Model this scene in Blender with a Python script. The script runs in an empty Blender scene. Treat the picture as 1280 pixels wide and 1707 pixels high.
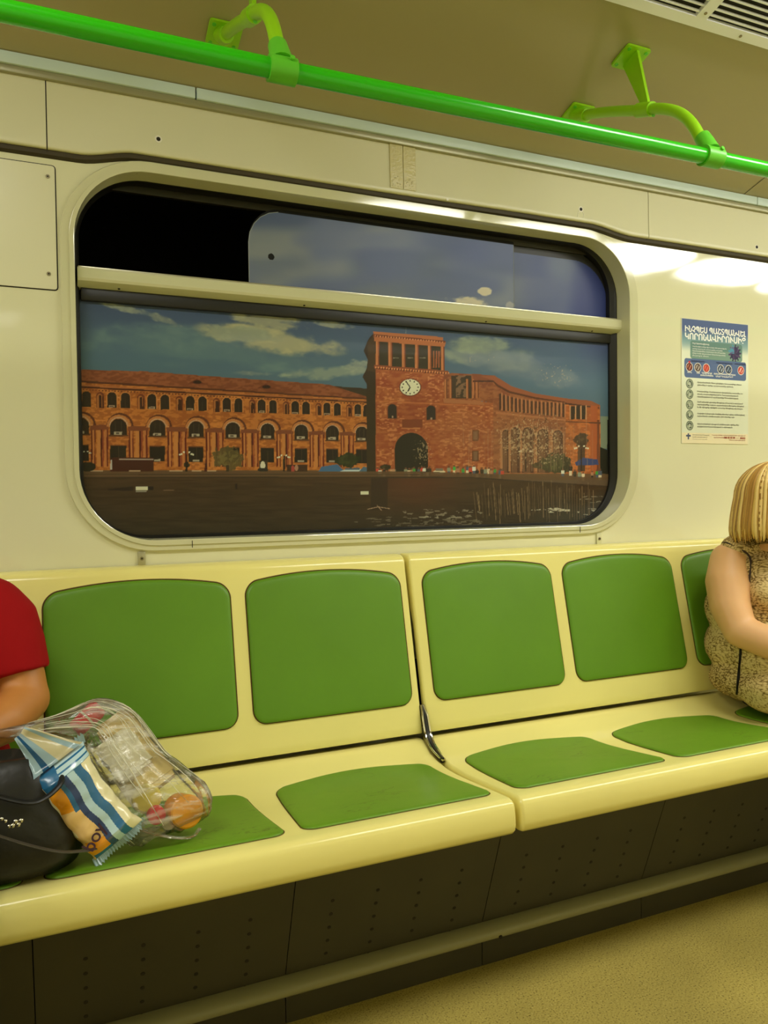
import bpy, bmesh, math, random
import numpy as np
from mathutils import Vector, Matrix, noise as mnoise
random.seed(7)
PI = math.pi
sc = bpy.context.scene
COL = sc.collection

# ------------------------------------------------------------------ camera
F_PX = 1282.0
CX, CY = 640.0, 853.5
CAM = np.array([0.0, -1.9, 1.1])
R3 = np.array([[0.91742417, -0.02123093, 0.39734385],
               [-0.39772981, -0.01882542, 0.91730944],
               [-0.01199517, -0.99959734, -0.02571507]])   # rows: world axes in camera axes (right, down, forward)
cd = bpy.data.cameras.new('camera')
cd.sensor_fit = 'VERTICAL'; cd.sensor_height = 36.0
cd.lens = F_PX / 1707.0 * 36.0
cd.clip_start = 0.02
cam = bpy.data.objects.new('camera', cd); COL.objects.link(cam)
rt, up, fw = R3[:, 0], -R3[:, 1], R3[:, 2]
cam.matrix_world = Matrix(((rt[0], up[0], -fw[0], CAM[0]), (rt[1], up[1], -fw[1], CAM[1]),
                           (rt[2], up[2], -fw[2], CAM[2]), (0, 0, 0, 1)))
sc.camera = cam

def at(u, v, y):
    """point of the world on the plane Y=y that a measured direction meets"""
    r = R3 @ np.array([u - CX, v - CY, F_PX]); t = (y - CAM[1]) / r[1]
    p = CAM + r * t
    return Vector((p[0], p[1], p[2]))

# ------------------------------------------------------------------ light
w = bpy.data.worlds.new('world'); sc.world = w; w.use_nodes = True
w.node_tree.nodes['Background'].inputs[0].default_value = (0.0, 0.0, 0.0, 1)
w.node_tree.nodes['Background'].inputs[1].default_value = 0.0
sc.view_settings.view_transform = 'Standard'
sc.view_settings.look = 'None'
sc.view_settings.gamma = 1
sc.view_settings.use_curve_mapping = False
sc.view_settings.exposure = 0.0
LAMP_STRENGTH = 14.8
LAMP_COLOR = (1.0, 0.995, 0.90)
LAMP_Y, LAMP_Z = -1.27, 2.30
LIT_LAMPS = [-3.12, -2.46, -1.80, -0.48, 1.50, 2.16, 2.82, 3.48, 4.14]  # lamp just left of camera is unseen, added to brighten the left wall
DARK_LAMPS = [-1.14, 0.18, 0.84]

# ------------------------------------------------------------------ helpers
def s2l(c):
    c = c / 255.0
    return c / 12.92 if c <= 0.04045 else ((c + 0.055) / 1.055) ** 2.4
def rgb(r, g, b): return (s2l(r), s2l(g), s2l(b), 1.0)

MATS = {}
def mat(name, col, rough=0.5, metal=0.0, spec=0.5, bump=None, vary=None, coat=0.0, coat_rough=0.1, emit=0, sss=0):
    if name in MATS: return MATS[name]
    m = bpy.data.materials.new(name); m.use_nodes = True
    nt = m.node_tree; b = nt.nodes['Principled BSDF']
    b.inputs['Base Color'].default_value = col
    b.inputs['Roughness'].default_value = rough
    b.inputs['Metallic'].default_value = metal
    b.inputs['Specular IOR Level'].default_value = spec
    b.inputs['Coat Weight'].default_value = coat
    b.inputs['Coat Roughness'].default_value = coat_rough
    if sss:
        b.inputs['Subsurface Weight'].default_value = sss
        b.inputs['Subsurface Radius'].default_value = (0.02, 0.008, 0.004)
        b.inputs['Subsurface Scale'].default_value = 0.5
    if emit:
        b.inputs['Emission Color'].default_value = col
        b.inputs['Emission Strength'].default_value = emit
    tc = nt.nodes.new('ShaderNodeTexCoord')
    if bump:
        for i, (scale, strength, dist) in enumerate(bump):
            n = nt.nodes.new('ShaderNodeTexNoise'); n.inputs['Scale'].default_value = scale
            n.inputs['Detail'].default_value = 3
            nt.links.new(tc.outputs['Object'], n.inputs['Vector'])
            bp = nt.nodes.new('ShaderNodeBump'); bp.inputs['Strength'].default_value = strength
            bp.inputs['Distance'].default_value = dist
            nt.links.new(n.outputs['Fac'], bp.inputs['Height'])
            if i: nt.links.new(prev.outputs['Normal'], bp.inputs['Normal'])
            prev = bp
        nt.links.new(prev.outputs['Normal'], b.inputs['Normal'])
        if coat: nt.links.new(prev.outputs['Normal'], b.inputs['Coat Normal'])
    if vary:
        scale, amt, detail = vary
        n = nt.nodes.new('ShaderNodeTexNoise'); n.inputs['Scale'].default_value = scale
        n.inputs['Detail'].default_value = detail
        nt.links.new(tc.outputs['Object'], n.inputs['Vector'])
        mr = nt.nodes.new('ShaderNodeMapRange')
        mr.inputs['From Min'].default_value = 0.3; mr.inputs['From Max'].default_value = 0.7
        mr.inputs['To Min'].default_value = 1 - amt; mr.inputs['To Max'].default_value = 1 + amt
        nt.links.new(n.outputs['Fac'], mr.inputs['Value'])
        mx = nt.nodes.new('ShaderNodeVectorMath'); mx.operation = 'SCALE'
        mx.inputs[0].default_value = col[:3]
        nt.links.new(mr.outputs['Result'], mx.inputs['Scale'])
        nt.links.new(mx.outputs['Vector'], b.inputs['Base Color'])
    MATS[name] = m
    return m

def tag(o, label=None, cat=None, group=None, kind=None):
    if label: o['label'] = label
    if cat: o['category'] = cat
    if group: o['group'] = group
    if kind: o['kind'] = kind
    return o

def empty(name, loc=(0, 0, 0), **kw):
    o = bpy.data.objects.new(name, None); o.empty_display_size = 0.05
    o.location = loc; COL.objects.link(o)
    return tag(o, **kw)

def link(name, me, m=None, parent=None, smooth=False):
    o = bpy.data.objects.new(name, me); COL.objects.link(o)
    if m is not None:
        for mm in (m if isinstance(m, (list, tuple)) else [m]): me.materials.append(mm)
    if parent is not None:
        o.parent = parent
        o.matrix_parent_inverse = Matrix.Translation(-Vector(parent.location)) if parent.parent is None else Matrix.Translation(-Vector(parent.matrix_basis.translation))
    if smooth:
        me.shade_smooth() if smooth is True else me.set_sharp_from_angle(angle=smooth)
        if smooth is not True:
            pass
    return o

def finish(bm, name, m, parent=None, smooth=True, angle=0.6):
    bmesh.ops.recalc_face_normals(bm, faces=bm.faces)
    me = bpy.data.meshes.new(name); bm.to_mesh(me); bm.free()
    if smooth:
        me.shade_smooth()
        if angle: me.set_sharp_from_angle(angle=angle)
    o = bpy.data.objects.new(name, me); COL.objects.link(o)
    for mm in (m if isinstance(m, (list, tuple)) else [m]): me.materials.append(mm)
    if parent is not None:
        o.parent = parent
        off = Vector((0, 0, 0)); p = parent
        while p is not None:
            off += Vector(p.location); p = p.parent
        o.location = (0, 0, 0)
        me.transform(Matrix.Translation(-off))
    return o

def box(bm, x0, x1, y0, y1, z0, z1, bev=0.0, mi=0):
    r = bmesh.ops.create_cube(bm, size=1.0)
    vs = r['verts']
    for v in vs:
        v.co = Vector((x0 + (v.co.x + .5) * (x1 - x0), y0 + (v.co.y + .5) * (y1 - y0), z0 + (v.co.z + .5) * (z1 - z0)))
    fs = list({f for v in vs for f in v.link_faces})
    for f in fs: f.material_index = mi
    if bev > 0:
        es = list({e for v in vs for e in v.link_edges})
        bmesh.ops.bevel(bm, geom=es, offset=bev, segments=2, affect='EDGES', profile=0.5)
    return vs

def basis(d):
    d = Vector(d).normalized()
    a = Vector((0, 0, 1)) if abs(d.z) < 0.9 else Vector((1, 0, 0))
    s = d.cross(a).normalized(); t = s.cross(d).normalized()
    return s, t

def loft(bm, rings, cap=True, closed=True, mi=0):
    """rings: lists of the same number of points"""
    R = [[bm.verts.new(p) for p in r] for r in rings]
    n = len(R[0]); faces = []
    for a, b in zip(R, R[1:]):
        for i in range(n if closed else n - 1):
            j = (i + 1) % n
            faces.append(bm.faces.new((a[i], a[j], b[j], b[i])))
    if cap:
        faces.append(bm.faces.new(list(reversed(R[0])))); faces.append(bm.faces.new(R[-1]))
    for f in faces: f.material_index = mi
    return R

def tube(bm, pts, rad, n=16, cap=True, mi=0, flat=1.0):
    pts = [Vector(p) for p in pts]
    rads = rad if isinstance(rad, (list, tuple)) else [rad] * len(pts)
    rings = []; s = None
    for i, p in enumerate(pts):
        d = (pts[min(i + 1, len(pts) - 1)] - pts[max(i - 1, 0)]).normalized()
        if s is None: s, t = basis(d)
        else:
            s = (s - d * s.dot(d)).normalized(); t = s.cross(d).normalized()
        rings.append([p + s * (rads[i] * math.cos(2 * PI * k / n)) + t * (rads[i] * flat * math.sin(2 * PI * k / n)) for k in range(n)])
    return loft(bm, rings, cap, mi=mi)

def curve_pts(ctrl, n=24):
    """Catmull-Rom through control points"""
    P = [Vector(c) for c in ctrl]; P = [2 * P[0] - P[1]] + P + [2 * P[-1] - P[-2]]
    out = []
    segs = len(P) - 3
    for i in range(segs):
        p0, p1, p2, p3 = P[i:i + 4]
        m = max(2, n // segs)
        for k in range(m):
            t = k / m
            out.append(0.5 * ((2 * p1) + (-p0 + p2) * t + (2 * p0 - 5 * p1 + 4 * p2 - p3) * t * t + (-p0 + 3 * p1 - 3 * p2 + p3) * t ** 3))
    out.append(P[-2])
    return out

def sphere(bm, c, r, seg=20, rings=14, scale=(1, 1, 1), rot=None, mi=0):
    q = bmesh.ops.create_uvsphere(bm, u_segments=seg, v_segments=rings, radius=1.0)
    for v in q['verts']:
        p = Vector((v.co.x * r * scale[0], v.co.y * r * scale[1], v.co.z * r * scale[2]))
        if rot: p = rot @ p
        v.co = p + Vector(c)
    for f in {f for v in q['verts'] for f in v.link_faces}: f.material_index = mi
    return q['verts']

def disc(bm, c, nrm, r, n=14, mi=0, depth=0.0, ry=None):
    s, t = basis(nrm); c = Vector(c); nrm = Vector(nrm).normalized()
    ry = ry or r
    a = [c + s * (r * math.cos(2 * PI * k / n)) + t * (ry * math.sin(2 * PI * k / n)) for k in range(n)]
    if depth:
        b = [p + nrm * depth for p in a]
        loft(bm, [a, b], True, mi=mi)
    else:
        f = bm.faces.new([bm.verts.new(p) for p in a]); f.material_index = mi

def rrect(x0, x1, z0, z1, r, n=10):
    """rounded rectangle outline as (x, z), same number of points for all sizes; r is one radius or four (bl, br, tr, tl)"""
    rs = r if isinstance(r, (list, tuple)) else [r] * 4
    pts = []
    for (cx, cz, a0, q) in ((x0, z0, PI, 0), (x1, z0, 1.5 * PI, 1), (x1, z1, 0, 2), (x0, z1, .5 * PI, 3)):
        rr = rs[q]
        ox = cx + (rr if q in (0, 3) else -rr); oz = cz + (rr if q in (0, 1) else -rr)
        for k in range(n + 1):
            a = a0 + .5 * PI * k / n
            pts.append((ox + rr * math.cos(a), oz + rr * math.sin(a)))
    return pts

# ------------------------------------------------------------------ materials
M_wall = mat('cream_wall_enamel', rgb(226, 223, 186), 0.06, spec=1.0, bump=[(2.2, 0.10, 0.02)])
M_upper = mat('cream_upper_panel', rgb(222, 218, 182), 0.28, spec=0.5, bump=[(3.0, 0.1, 0.01), (500, 0.05, 0.0006)])
M_ceil = mat('ceiling_laminate', rgb(172, 162, 118), 0.25, spec=0.5, bump=[(1.8, 0.15, 0.02)])
M_frame = mat('window_frame_enamel', rgb(212, 209, 170), 0.09, spec=1.0, bump=[(8, 0.03, 0.004)])
M_bluewhite = mat('pale_blue_strip', rgb(205, 222, 214), 0.35)
M_alu = mat('brushed_aluminium', rgb(190, 185, 160), 0.3, metal=0.8)
M_gap = mat('dark_gap', rgb(30, 24, 12), 0.8)
M_rubber = mat('black_rubber', rgb(22, 20, 14), 0.45)
M_screw = mat('screw_steel', rgb(150, 140, 110), 0.35, metal=0.9)
M_rail = mat('green_rail_paint', rgb(42, 190, 8), 0.22, spec=0.6, coat=0.3, coat_rough=0.08)
M_brack = mat('lime_bracket_paint', rgb(150, 212, 20), 0.35, spec=0.5)
M_clamp = mat('green_clamp_paint', rgb(96, 196, 44), 0.35, spec=0.5)
M_shell = mat('cream_yellow_plastic', rgb(241, 229, 142), 0.2, spec=0.5, bump=[(3.0, 0.06, 0.01), (250, 0.04, 0.0004)], vary=(3.0, 0.03, 3))
M_seam = mat('pad_seam', rgb(92, 62, 14), 0.7)
M_chrome = mat('chrome', rgb(210, 205, 190), 0.12, metal=1.0)
M_kick = mat('dark_grey_panel', rgb(58, 53, 34), 0.55, vary=(6.0, 0.12, 4), bump=[(300, 0.1, 0.0005)])
M_kickrail = mat('grey_rail_paint', rgb(140, 136, 100), 0.4)

def leather(name, col, cracks):
    m = mat(name, col, 0.42, spec=0.45, bump=[(9, 0.12, 0.01), (650, 0.12, 0.0006)], vary=(5.0, 0.06, 3))
    nt = m.node_tree; b = nt.nodes['Principled BSDF']
    if cracks:
        tc = nt.nodes.new('ShaderNodeTexCoord')
        mp = nt.nodes.new('ShaderNodeMapping'); mp.inputs['Scale'].default_value = (5, 18, 5)
        mp.inputs['Rotation'].default_value = (0, 0, 0.5)
        nz = nt.nodes.new('ShaderNodeTexNoise'); nz.inputs['Scale'].default_value = 1.6; nz.inputs['Detail'].default_value = 5
        nz.inputs['Distortion'].default_value = 1.2
        nt.links.new(tc.outputs['Object'], mp.inputs['Vector']); nt.links.new(mp.outputs['Vector'], nz.inputs['Vector'])
        rp = nt.nodes.new('ShaderNodeValToRGB')
        rp.color_ramp.elements[0].position = 0.0; rp.color_ramp.elements[0].color = (0, 0, 0, 1)
        e = rp.color_ramp.elements
        e[1].position = 0.488; e[1].color = (0, 0, 0, 1)
        for p, c in ((0.498, 1), (0.502, 1), (0.512, 0)):
            k = e.new(p); k.color = (c, c, c, 1)
        nt.links.new(nz.outputs['Fac'], rp.inputs['Fac'])
        nm = nt.nodes.new('ShaderNodeTexNoise'); nm.inputs['Scale'].default_value = 7.0
        nt.links.new(tc.outputs['Object'], nm.inputs['Vector'])
        th = nt.nodes.new('ShaderNodeMapRange'); th.inputs['From Min'].default_value = 0.56; th.inputs['From Max'].default_value = 0.64
        nt.links.new(nm.outputs['Fac'], th.inputs['Value'])
        mu = nt.nodes.new('ShaderNodeMath'); mu.operation = 'MULTIPLY'
        nt.links.new(rp.outputs['Color'], mu.inputs[0]); nt.links.new(th.outputs['Result'], mu.inputs[1])
        mu2 = nt.nodes.new('ShaderNodeMath'); mu2.operation = 'MULTIPLY'; mu2.inputs[1].default_value = 0.7
        nt.links.new(mu.outputs[0], mu2.inputs[0])
        src = b.inputs['Base Color'].links[0].from_socket
        mx = nt.nodes.new('ShaderNodeMix'); mx.data_type = 'RGBA'
        nt.links.new(mu2.outputs[0], mx.inputs['Factor']); nt.links.new(src, mx.inputs[6])
        mx.inputs[7].default_value = rgb(70, 90, 20)
        nt.links.new(mx.outputs[2], b.inputs['Base Color'])
    return m
M_pad = leather('green_vinyl', rgb(96, 143, 27), False)
M_padseat = leather('green_vinyl_worn', rgb(102, 146, 27), True)

# floor: speckled linoleum
def floor_mat():
    m = mat('speckled_floor', rgb(176, 156, 96), 0.45, bump=[(400, 0.1, 0.0008)])
    nt = m.node_tree; b = nt.nodes['Principled BSDF']; tc = nt.nodes.new('ShaderNodeTexCoord')
    n1 = nt.nodes.new('ShaderNodeTexNoise'); n1.inputs['Scale'].default_value = 260; n1.inputs['Detail'].default_value = 2
    n2 = nt.nodes.new('ShaderNodeTexNoise'); n2.inputs['Scale'].default_value = 3.5; n2.inputs['Detail'].default_value = 4
    for n in (n1, n2): nt.links.new(tc.outputs['Object'], n.inputs['Vector'])
    r = nt.nodes.new('ShaderNodeValToRGB'); e = r.color_ramp.elements
    e[0].position = 0.3; e[0].color = rgb(104, 88, 34); e[1].position = 0.44; e[1].color = rgb(168, 151, 76)
    k = e.new(0.62); k.color = rgb(174, 157, 82); k = e.new(0.72); k.color = rgb(192, 177, 106)
    nt.links.new(n1.outputs['Fac'], r.inputs['Fac'])
    mr = nt.nodes.new('ShaderNodeMapRange'); mr.inputs['To Min'].default_value = 0.86; mr.inputs['To Max'].default_value = 1.12
    mr.inputs['From Min'].default_value = 0.3; mr.inputs['From Max'].default_value = 0.7
    nt.links.new(n2.outputs['Fac'], mr.inputs['Value'])
    mx = nt.nodes.new('ShaderNodeVectorMath'); mx.operation = 'SCALE'
    nt.links.new(r.outputs['Color'], mx.inputs[0]); nt.links.new(mr.outputs['Result'], mx.inputs['Scale'])
    nt.links.new(mx.outputs['Vector'], b.inputs['Base Color'])
    return m
M_floor = floor_mat()

# ------------------------------------------------------------------ room shell
X0, X1, YB = -3.6, 4.6, -2.6
bm = bmesh.new(); box(bm, X0, X1, YB, 0.1, -0.05, 0.0)
tag(finish(bm, 'floor', M_floor, smooth=False), kind='structure')

# wall with the window opening (window side of the car)
WIN_IN = (0.062, 1.652, 0.993, 1.856)
def strip_wall():
    bm = bmesh.new()
    hole = rrect(*WIN_IN, 0.165, n=14)
    cx, cz = 0.86, 1.42
    ox0, ox1, oz0, oz1 = -0.3, 2.0, 0.45, 2.08
    outer = []
    for x, z in hole:
        dx, dz = x - cx, z - cz
        k = min(((ox1 - cx) / dx if dx > 0 else (ox0 - cx) / dx) if dx else 1e9,
                ((oz1 - cz) / dz if dz > 0 else (oz0 - cz) / dz) if dz else 1e9)
        outer.append((cx + dx * k, cz + dz * k))
    loft(bm, [[Vector((x, 0, z)) for x, z in outer], [Vector((x, 0, z)) for x, z in hole]], cap=False)
    for (a, b, c, d) in ((ox0, oz0, 0, 0),):
        pass
    # fill the corners between outer loop and its rectangle
    corners = [(ox0, oz0), (ox1, oz0), (ox1, oz1), (ox0, oz1)]
    n = len(outer)
    for (qx, qz) in corners:
        for i in range(n):
            p, q = outer[i], outer[(i + 1) % n]
            if abs(p[0] - q[0]) > 1e-5 and abs(p[1] - q[1]) > 1e-5 and abs((p[0] if abs(p[0] - qx) < 1e-5 else q[0]) - qx) < 1e-5 \
               and abs((p[1] if abs(p[1] - qz) < 1e-5 else q[1]) - qz) < 1e-5:
                bm.faces.new([bm.verts.new((p[0], 0, p[1])), bm.verts.new((qx, 0, qz)), bm.verts.new((q[0], 0, q[1]))])
    def quad(a, b, c, d): bm.faces.new([bm.verts.new((x, 0, z)) for x, z in ((a, b), (c, b), (c, d), (a, d))])
    quad(X0, 0, ox0, 2.08); quad(ox1, 0, X1, 2.08); quad(ox0, 0, ox1, oz0)
    for f in bm.faces:
        f.normal_update()
        if f.normal.y > 0: f.normal_flip()
    me = bpy.data.meshes.new('wall_window'); bm.to_mesh(me); bm.free()
    o = bpy.data.objects.new('wall_window', me); COL.objects.link(o); me.materials.append(M_wall)
    return tag(o, kind='structure')
strip_wall()
bm = bmesh.new(); box(bm, X0, X1, YB - 0.05, YB, 0, 2.35)
tag(finish(bm, 'wall_opposite', M_wall, smooth=False), kind='structure')
bm = bmesh.new(); box(bm, X0 - 0.05, X0, YB, 0.1, 0, 2.4)
tag(finish(bm, 'wall_left', M_wall, smooth=False), kind='structure')
bm = bmesh.new(); box(bm, X1, X1 + 0.05, YB, 0.1, 0, 2.4)
tag(finish(bm, 'wall_right', M_wall, smooth=False), kind='structure')

# ceiling: sloping cove, flat middle, sloping cove
def czl(y): return 2.062 + 0.3 * (-y - 0.02)
bm = bmesh.new()
prof = [(0.1, 2.026), (-0.02, 2.062), (-0.495, czl(-0.495)), (-0.86, czl(-0.86)), (-0.95, 2.33), (-1.65, 2.33), (-1.74, 2.314), (-2.6, 2.06)]
loft(bm, [[Vector((X0, y, z)) for y, z in prof], [Vector((X1, y, z)) for y, z in prof]], cap=False, closed=False)
ceil = finish(bm, 'ceiling', M_ceil, smooth=True, angle=0.5)
tag(ceil, kind='structure')
bm = bmesh.new(); X = 2.112
a = [(-0.022, 2.0615), (-0.5, czl(-0.5) - 0.0012)]
loft(bm, [[Vector((X - .0013, y, z)) for y, z in a], [Vector((X + .0013, y, z)) for y, z in a]], cap=False, closed=False)
tag(finish(bm, 'trim_1', M_gap, smooth=False), kind='structure')

# dark tunnel wall outside
bm = bmesh.new(); box(bm, X0, X1, 1.0, 1.1, -0.5, 3.0)
tag(finish(bm, 'wall_tunnel', mat('tunnel_concrete', rgb(40, 38, 34), 0.9, vary=(2, .3, 4)), smooth=False), kind='structure')

# pale blue strip between wall and ceiling
bm = bmesh.new()
for xa, xb in ((X0, -1.5), (-1.497, 0.335), (0.338, 2.17), (2.173, X1)):
    box(bm, xa, xb, -0.034, -0.018, 2.038, 2.064, 0.002)
tag(finish(bm, 'trim_2', M_bluewhite), kind='structure')
bm = bmesh.new()
box(bm, X0, X1, -0.028, -0.016, 2.022, 2.038, 0.002)
tag(finish(bm, 'trim_3', mat('satin_cream_metal', rgb(160, 156, 122), 0.3, metal=0.3)), kind='structure')

# upper wall panels with a rolled, wavy lower edge
def lip(x):
    def sm(t): t = min(1, max(0, t)); return t * t * (3 - 2 * t)
    if x < 0.8: return 1.873 + (1.895 - 1.873) * sm((x - 0.075) / 0.125)
    return 1.895 + 0.003 * sm((x - 0.8) / .5) - (1.898 - 1.879) * sm((x - 1.50) / 0.165)
edges = [X0, -1.70, 0.0095, 1.7205, 3.43, X1]
for i in range(5):
    a, b = edges[i] + 0.0012, edges[i + 1] - 0.0012
    bm = bmesh.new(); rings = []
    n = max(8, int((b - a) / 0.012))
    for k in range(n + 1):
        x = a + (b - a) * k / n; z = lip(x)
        rings.append([Vector((x, y, zz)) for y, zz in ((-0.018, 2.03), (-0.021, z + 0.014), (-0.0225, z + 0.008), (-0.0215, z + 0.003),
                      (-0.0195, z + 0.0008), (-0.017, z), (-0.013, z), (-0.006, z), (0.0, z), (0.0, 2.03))])
    loft(bm, rings, cap=True)
    if i == 2:   # drilled holes with chipped paint
        for (u, v) in ((264, 232), (968, 349)):
            p = at(u, v, -0.0205)
            disc(bm, (p.x, -0.0192, p.z), (0, -1, 0), 0.0086, mi=1, depth=0.0022)
            disc(bm, (p.x, -0.0200, p.z), (0, -1, 0), 0.0048, mi=2, depth=0.0020)
        p = at(968, 349, -0.02)
        tube(bm, [(p.x - 0.003, -0.0205, p.z - 0.006), (p.x - 0.011, -0.0212, p.z - 0.012), (p.x - 0.013, -0.0215, p.z - 0.026)], 0.0014, 6, mi=1)
        tube(bm, [(p.x + 0.005, -0.0205, p.z - 0.006), (p.x + 0.010, -0.0212, p.z - 0.014), (p.x + 0.008, -0.0215, p.z - 0.027)], 0.001, 6, mi=1)
        p = at(745, 333, -0.02); disc(bm, (p.x, -0.0212, p.z), (0, -1, 0), 0.0036, mi=1, depth=0.002)
    if i == 3:
        p = at(1261, 412, -0.0205)
        disc(bm, (p.x, -0.0192, p.z), (0, -1, 0), 0.0075, mi=1, depth=0.0022); disc(bm, (p.x, -0.02, p.z), (0, -1, 0), 0.0052, mi=2, depth=0.002)
    o = finish(bm, 'trim_%d' % (4 + i), [M_upper, mat('bare_chipped_paint', rgb(238, 234, 215), 0.4), M_gap], angle=0.5)
    tag(o, kind='structure')
# dark strip whose colour stands in for the shadow under the rolled edge
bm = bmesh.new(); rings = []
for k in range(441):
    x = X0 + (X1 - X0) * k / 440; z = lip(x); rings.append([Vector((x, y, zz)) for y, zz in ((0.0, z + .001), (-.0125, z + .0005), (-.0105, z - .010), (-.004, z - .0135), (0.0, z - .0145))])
loft(bm, rings); tag(finish(bm, 'trim_10', mat('lip_shadow_brown', rgb(58, 48, 20), .6), angle=.5), kind='structure')
# dark joints behind the panel gaps
bm = bmesh.new()
for x in edges[1:-1]: box(bm, x - .002, x + .002, -0.012, -0.002, lip(x) - .004, 2.03)
tag(finish(bm, 'trim_9', M_gap, smooth=False), kind='structure')

# double strip of clear adhesive tape on the upper panel
M_tape = mat('yellowed_tape', rgb(206, 196, 140), 0.22, bump=[(160, 0.5, 0.002)])
tp = empty('adhesive_tape', (0.88, -0.02, 1.95), label='two yellowed strips of clear tape side by side above the window', cat='tape')
for a, b in ((0.843, 0.880), (0.882, 0.918)):
    bm = bmesh.new(); box(bm, a, b, -0.0236, -0.0186, lip(a) + 0.012, 2.022)
    for v in bm.verts:
        if v.co.z > 2: v.co.y += 0.002
    for k in range(16):
        disc(bm, (random.uniform(a + .005, b - .005), -0.0236, random.uniform(lip(a) + .015, lip(a) + .045)), (0, -1, 0), 0.0014, 6, depth=0.001)
    finish(bm, 'tape_strip', M_tape, tp)

# left access panel with screws
ap = empty('access_panel', (-0.25, 0, 1.71), label='thin cream access panel screwed to wall left of the window', cat='panel')
bm = bmesh.new()
pl = rrect(-0.55, 0.024, 1.566, 1.842, 0.006, 3)
loft(bm, [[Vector((x, 0, z)) for x, z in pl], [Vector((x, -0.003, z)) for x, z in pl]])
finish(bm, 'panel_sheet', M_upper, ap)
bm = bmesh.new()
ol = rrect(-0.5525, 0.0265, 1.5635, 1.8445, 0.008, 3)
loft(bm, [[Vector((x, -0.0007, z)) for x, z in pl], [Vector((x, -0.0007, z)) for x, z in ol]], cap=False)
finish(bm, 'panel_gap', M_gap, ap, smooth=False)
for (x, z) in ((0.0095, 1.817), (0.007, 1.600), (-0.53, 1.817), (-0.53, 1.6)):
    bm = bmesh.new(); disc(bm, (x, -0.003, z), (0, -1, 0), 0.0045, depth=0.0015)
    disc(bm, (x, -0.0046, z), (0, -1, 0), 0.0018, mi=1, depth=0.0003)
    finish(bm, 'screw', [M_screw, M_gap], ap)

# ------------------------------------------------------------------ window
win = empty('window_1', (0.86, 0, 1.42), kind='structure')
def ring_profile(bm, levels, n=14, mi=0):
    """levels: list of (x0,x1,z0,z1,r,y)"""
    return loft(bm, [[Vector((x, y, z)) for x, z in rrect(a, b, c, d, r, n)] for (a, b, c, d, r, y) in levels], cap=False, mi=mi)
a, b, c, d = WIN_IN
bm = bmesh.new()
ring_profile(bm, [(a - .031, b + .037, c - .027, d + .027, .20, 0.0), (a - .031, b + .037, c - .027, d + .027, .20, -0.007),
                  (a - .029, b + .035, c - .025, d + .025, .198, -0.009), (a - .012, b + .021, c - .014, d + .0145, .186, -0.009),
                  (a - .011, b + .020, c - .013, d + .0135, .185, -0.0125), (a - .002, b + .003, c - .002, d + .002, .170, -0.0125),
                  (a - .0005, b + .001, c - .0005, d + .0005, .168, -0.0118), (a, b, c, d, .165, -.006), (a + .002, b - .003, c + .001, d - .001, .162, 0.038),
                  (a + .004, b - .008, c + .002, d - .002, .158, 0.060)])
finish(bm, 'window_frame', M_frame, win, angle=0.35)
bm = bmesh.new()
ring_profile(bm, [(a - .002, b + .002, c - .002, d + .001, .165, 0.042), (a + .003, b - .008, c + .002, d - .003, .158, 0.041),
                  (a + .006, b - .014, c + .004, d - .004, .152, 0.044), (a + .008, b - .018, c + .006, d - .005, .148, 0.048),
                  (a + .010, b - .024, c + .008, d - .006, .145, 0.052), (a + .012, b - .026, c + .010, d - .008, .143, 0.075)])
finish(bm, 'rubber_gasket', M_rubber, win, angle=0.35)
# thin joints across the frame flange
bm = bmesh.new()
for (u, v) in ((229, 278), (992, 390)):
    p = at(u, v, -0.012); box(bm, p.x - .0008, p.x + .0008, -0.0012, -0.0002, p.z - .012, p.z + 0.014)
for (x, zz0, zz1) in ((0.311, 0.972, 0.989), (1.456, 0.972, 0.989)):
    box(bm, x - .0008, x + .0008, -0.0186, -0.017, zz0, zz1)
finish(bm, 'frame_joint', M_gap, win, smooth=False)
# crossbar between the vents and the big pane
bm = bmesh.new()
prof = [(0.062, 1.632), (0.030, 1.632), (0.024, 1.630), (0.021, 1.625), (0.021, 1.606), (0.024, 1.600), (0.034, 1.594), (0.062, 1.586)]
rings = [[Vector((x, y, z)) for y, z in prof] for x in (0.068, 0.07, 1.646, 1.650)]
loft(bm, rings)
for x in (0.16, 0.62, 1.17, 1.55): disc(bm, (x, 0.040, 1.5915), (0, -0.25, -1), 0.003, 8, mi=1, depth=0.001)
finish(bm, 'crossbar', [M_frame, M_gap], win, angle=0.4)
bm = bmesh.new(); box(bm, 0.07, 1.645, 0.036, 0.05, 1.6322, 1.6365, 0.0005)
finish(bm, 'crossbar_edge', M_alu, win)
bm = bmesh.new(); box(bm, 0.075, 1.63, 0.048, 0.075, 1.560, 1.590, 0.003); box(bm, 0.075, 1.63, 0.052, 0.085, 1.6325, 1.6375, 0.001)
finish(bm, 'rubber_strip', M_rubber, win)
bm = bmesh.new(); box(bm, 0.1, 1.60, 0.064, 0.078, 1.832, 1.858, 0.002)
finish(bm, 'vent_channel', mat('brown_anodised', rgb(34, 30, 20), 0.4), win)
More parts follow.
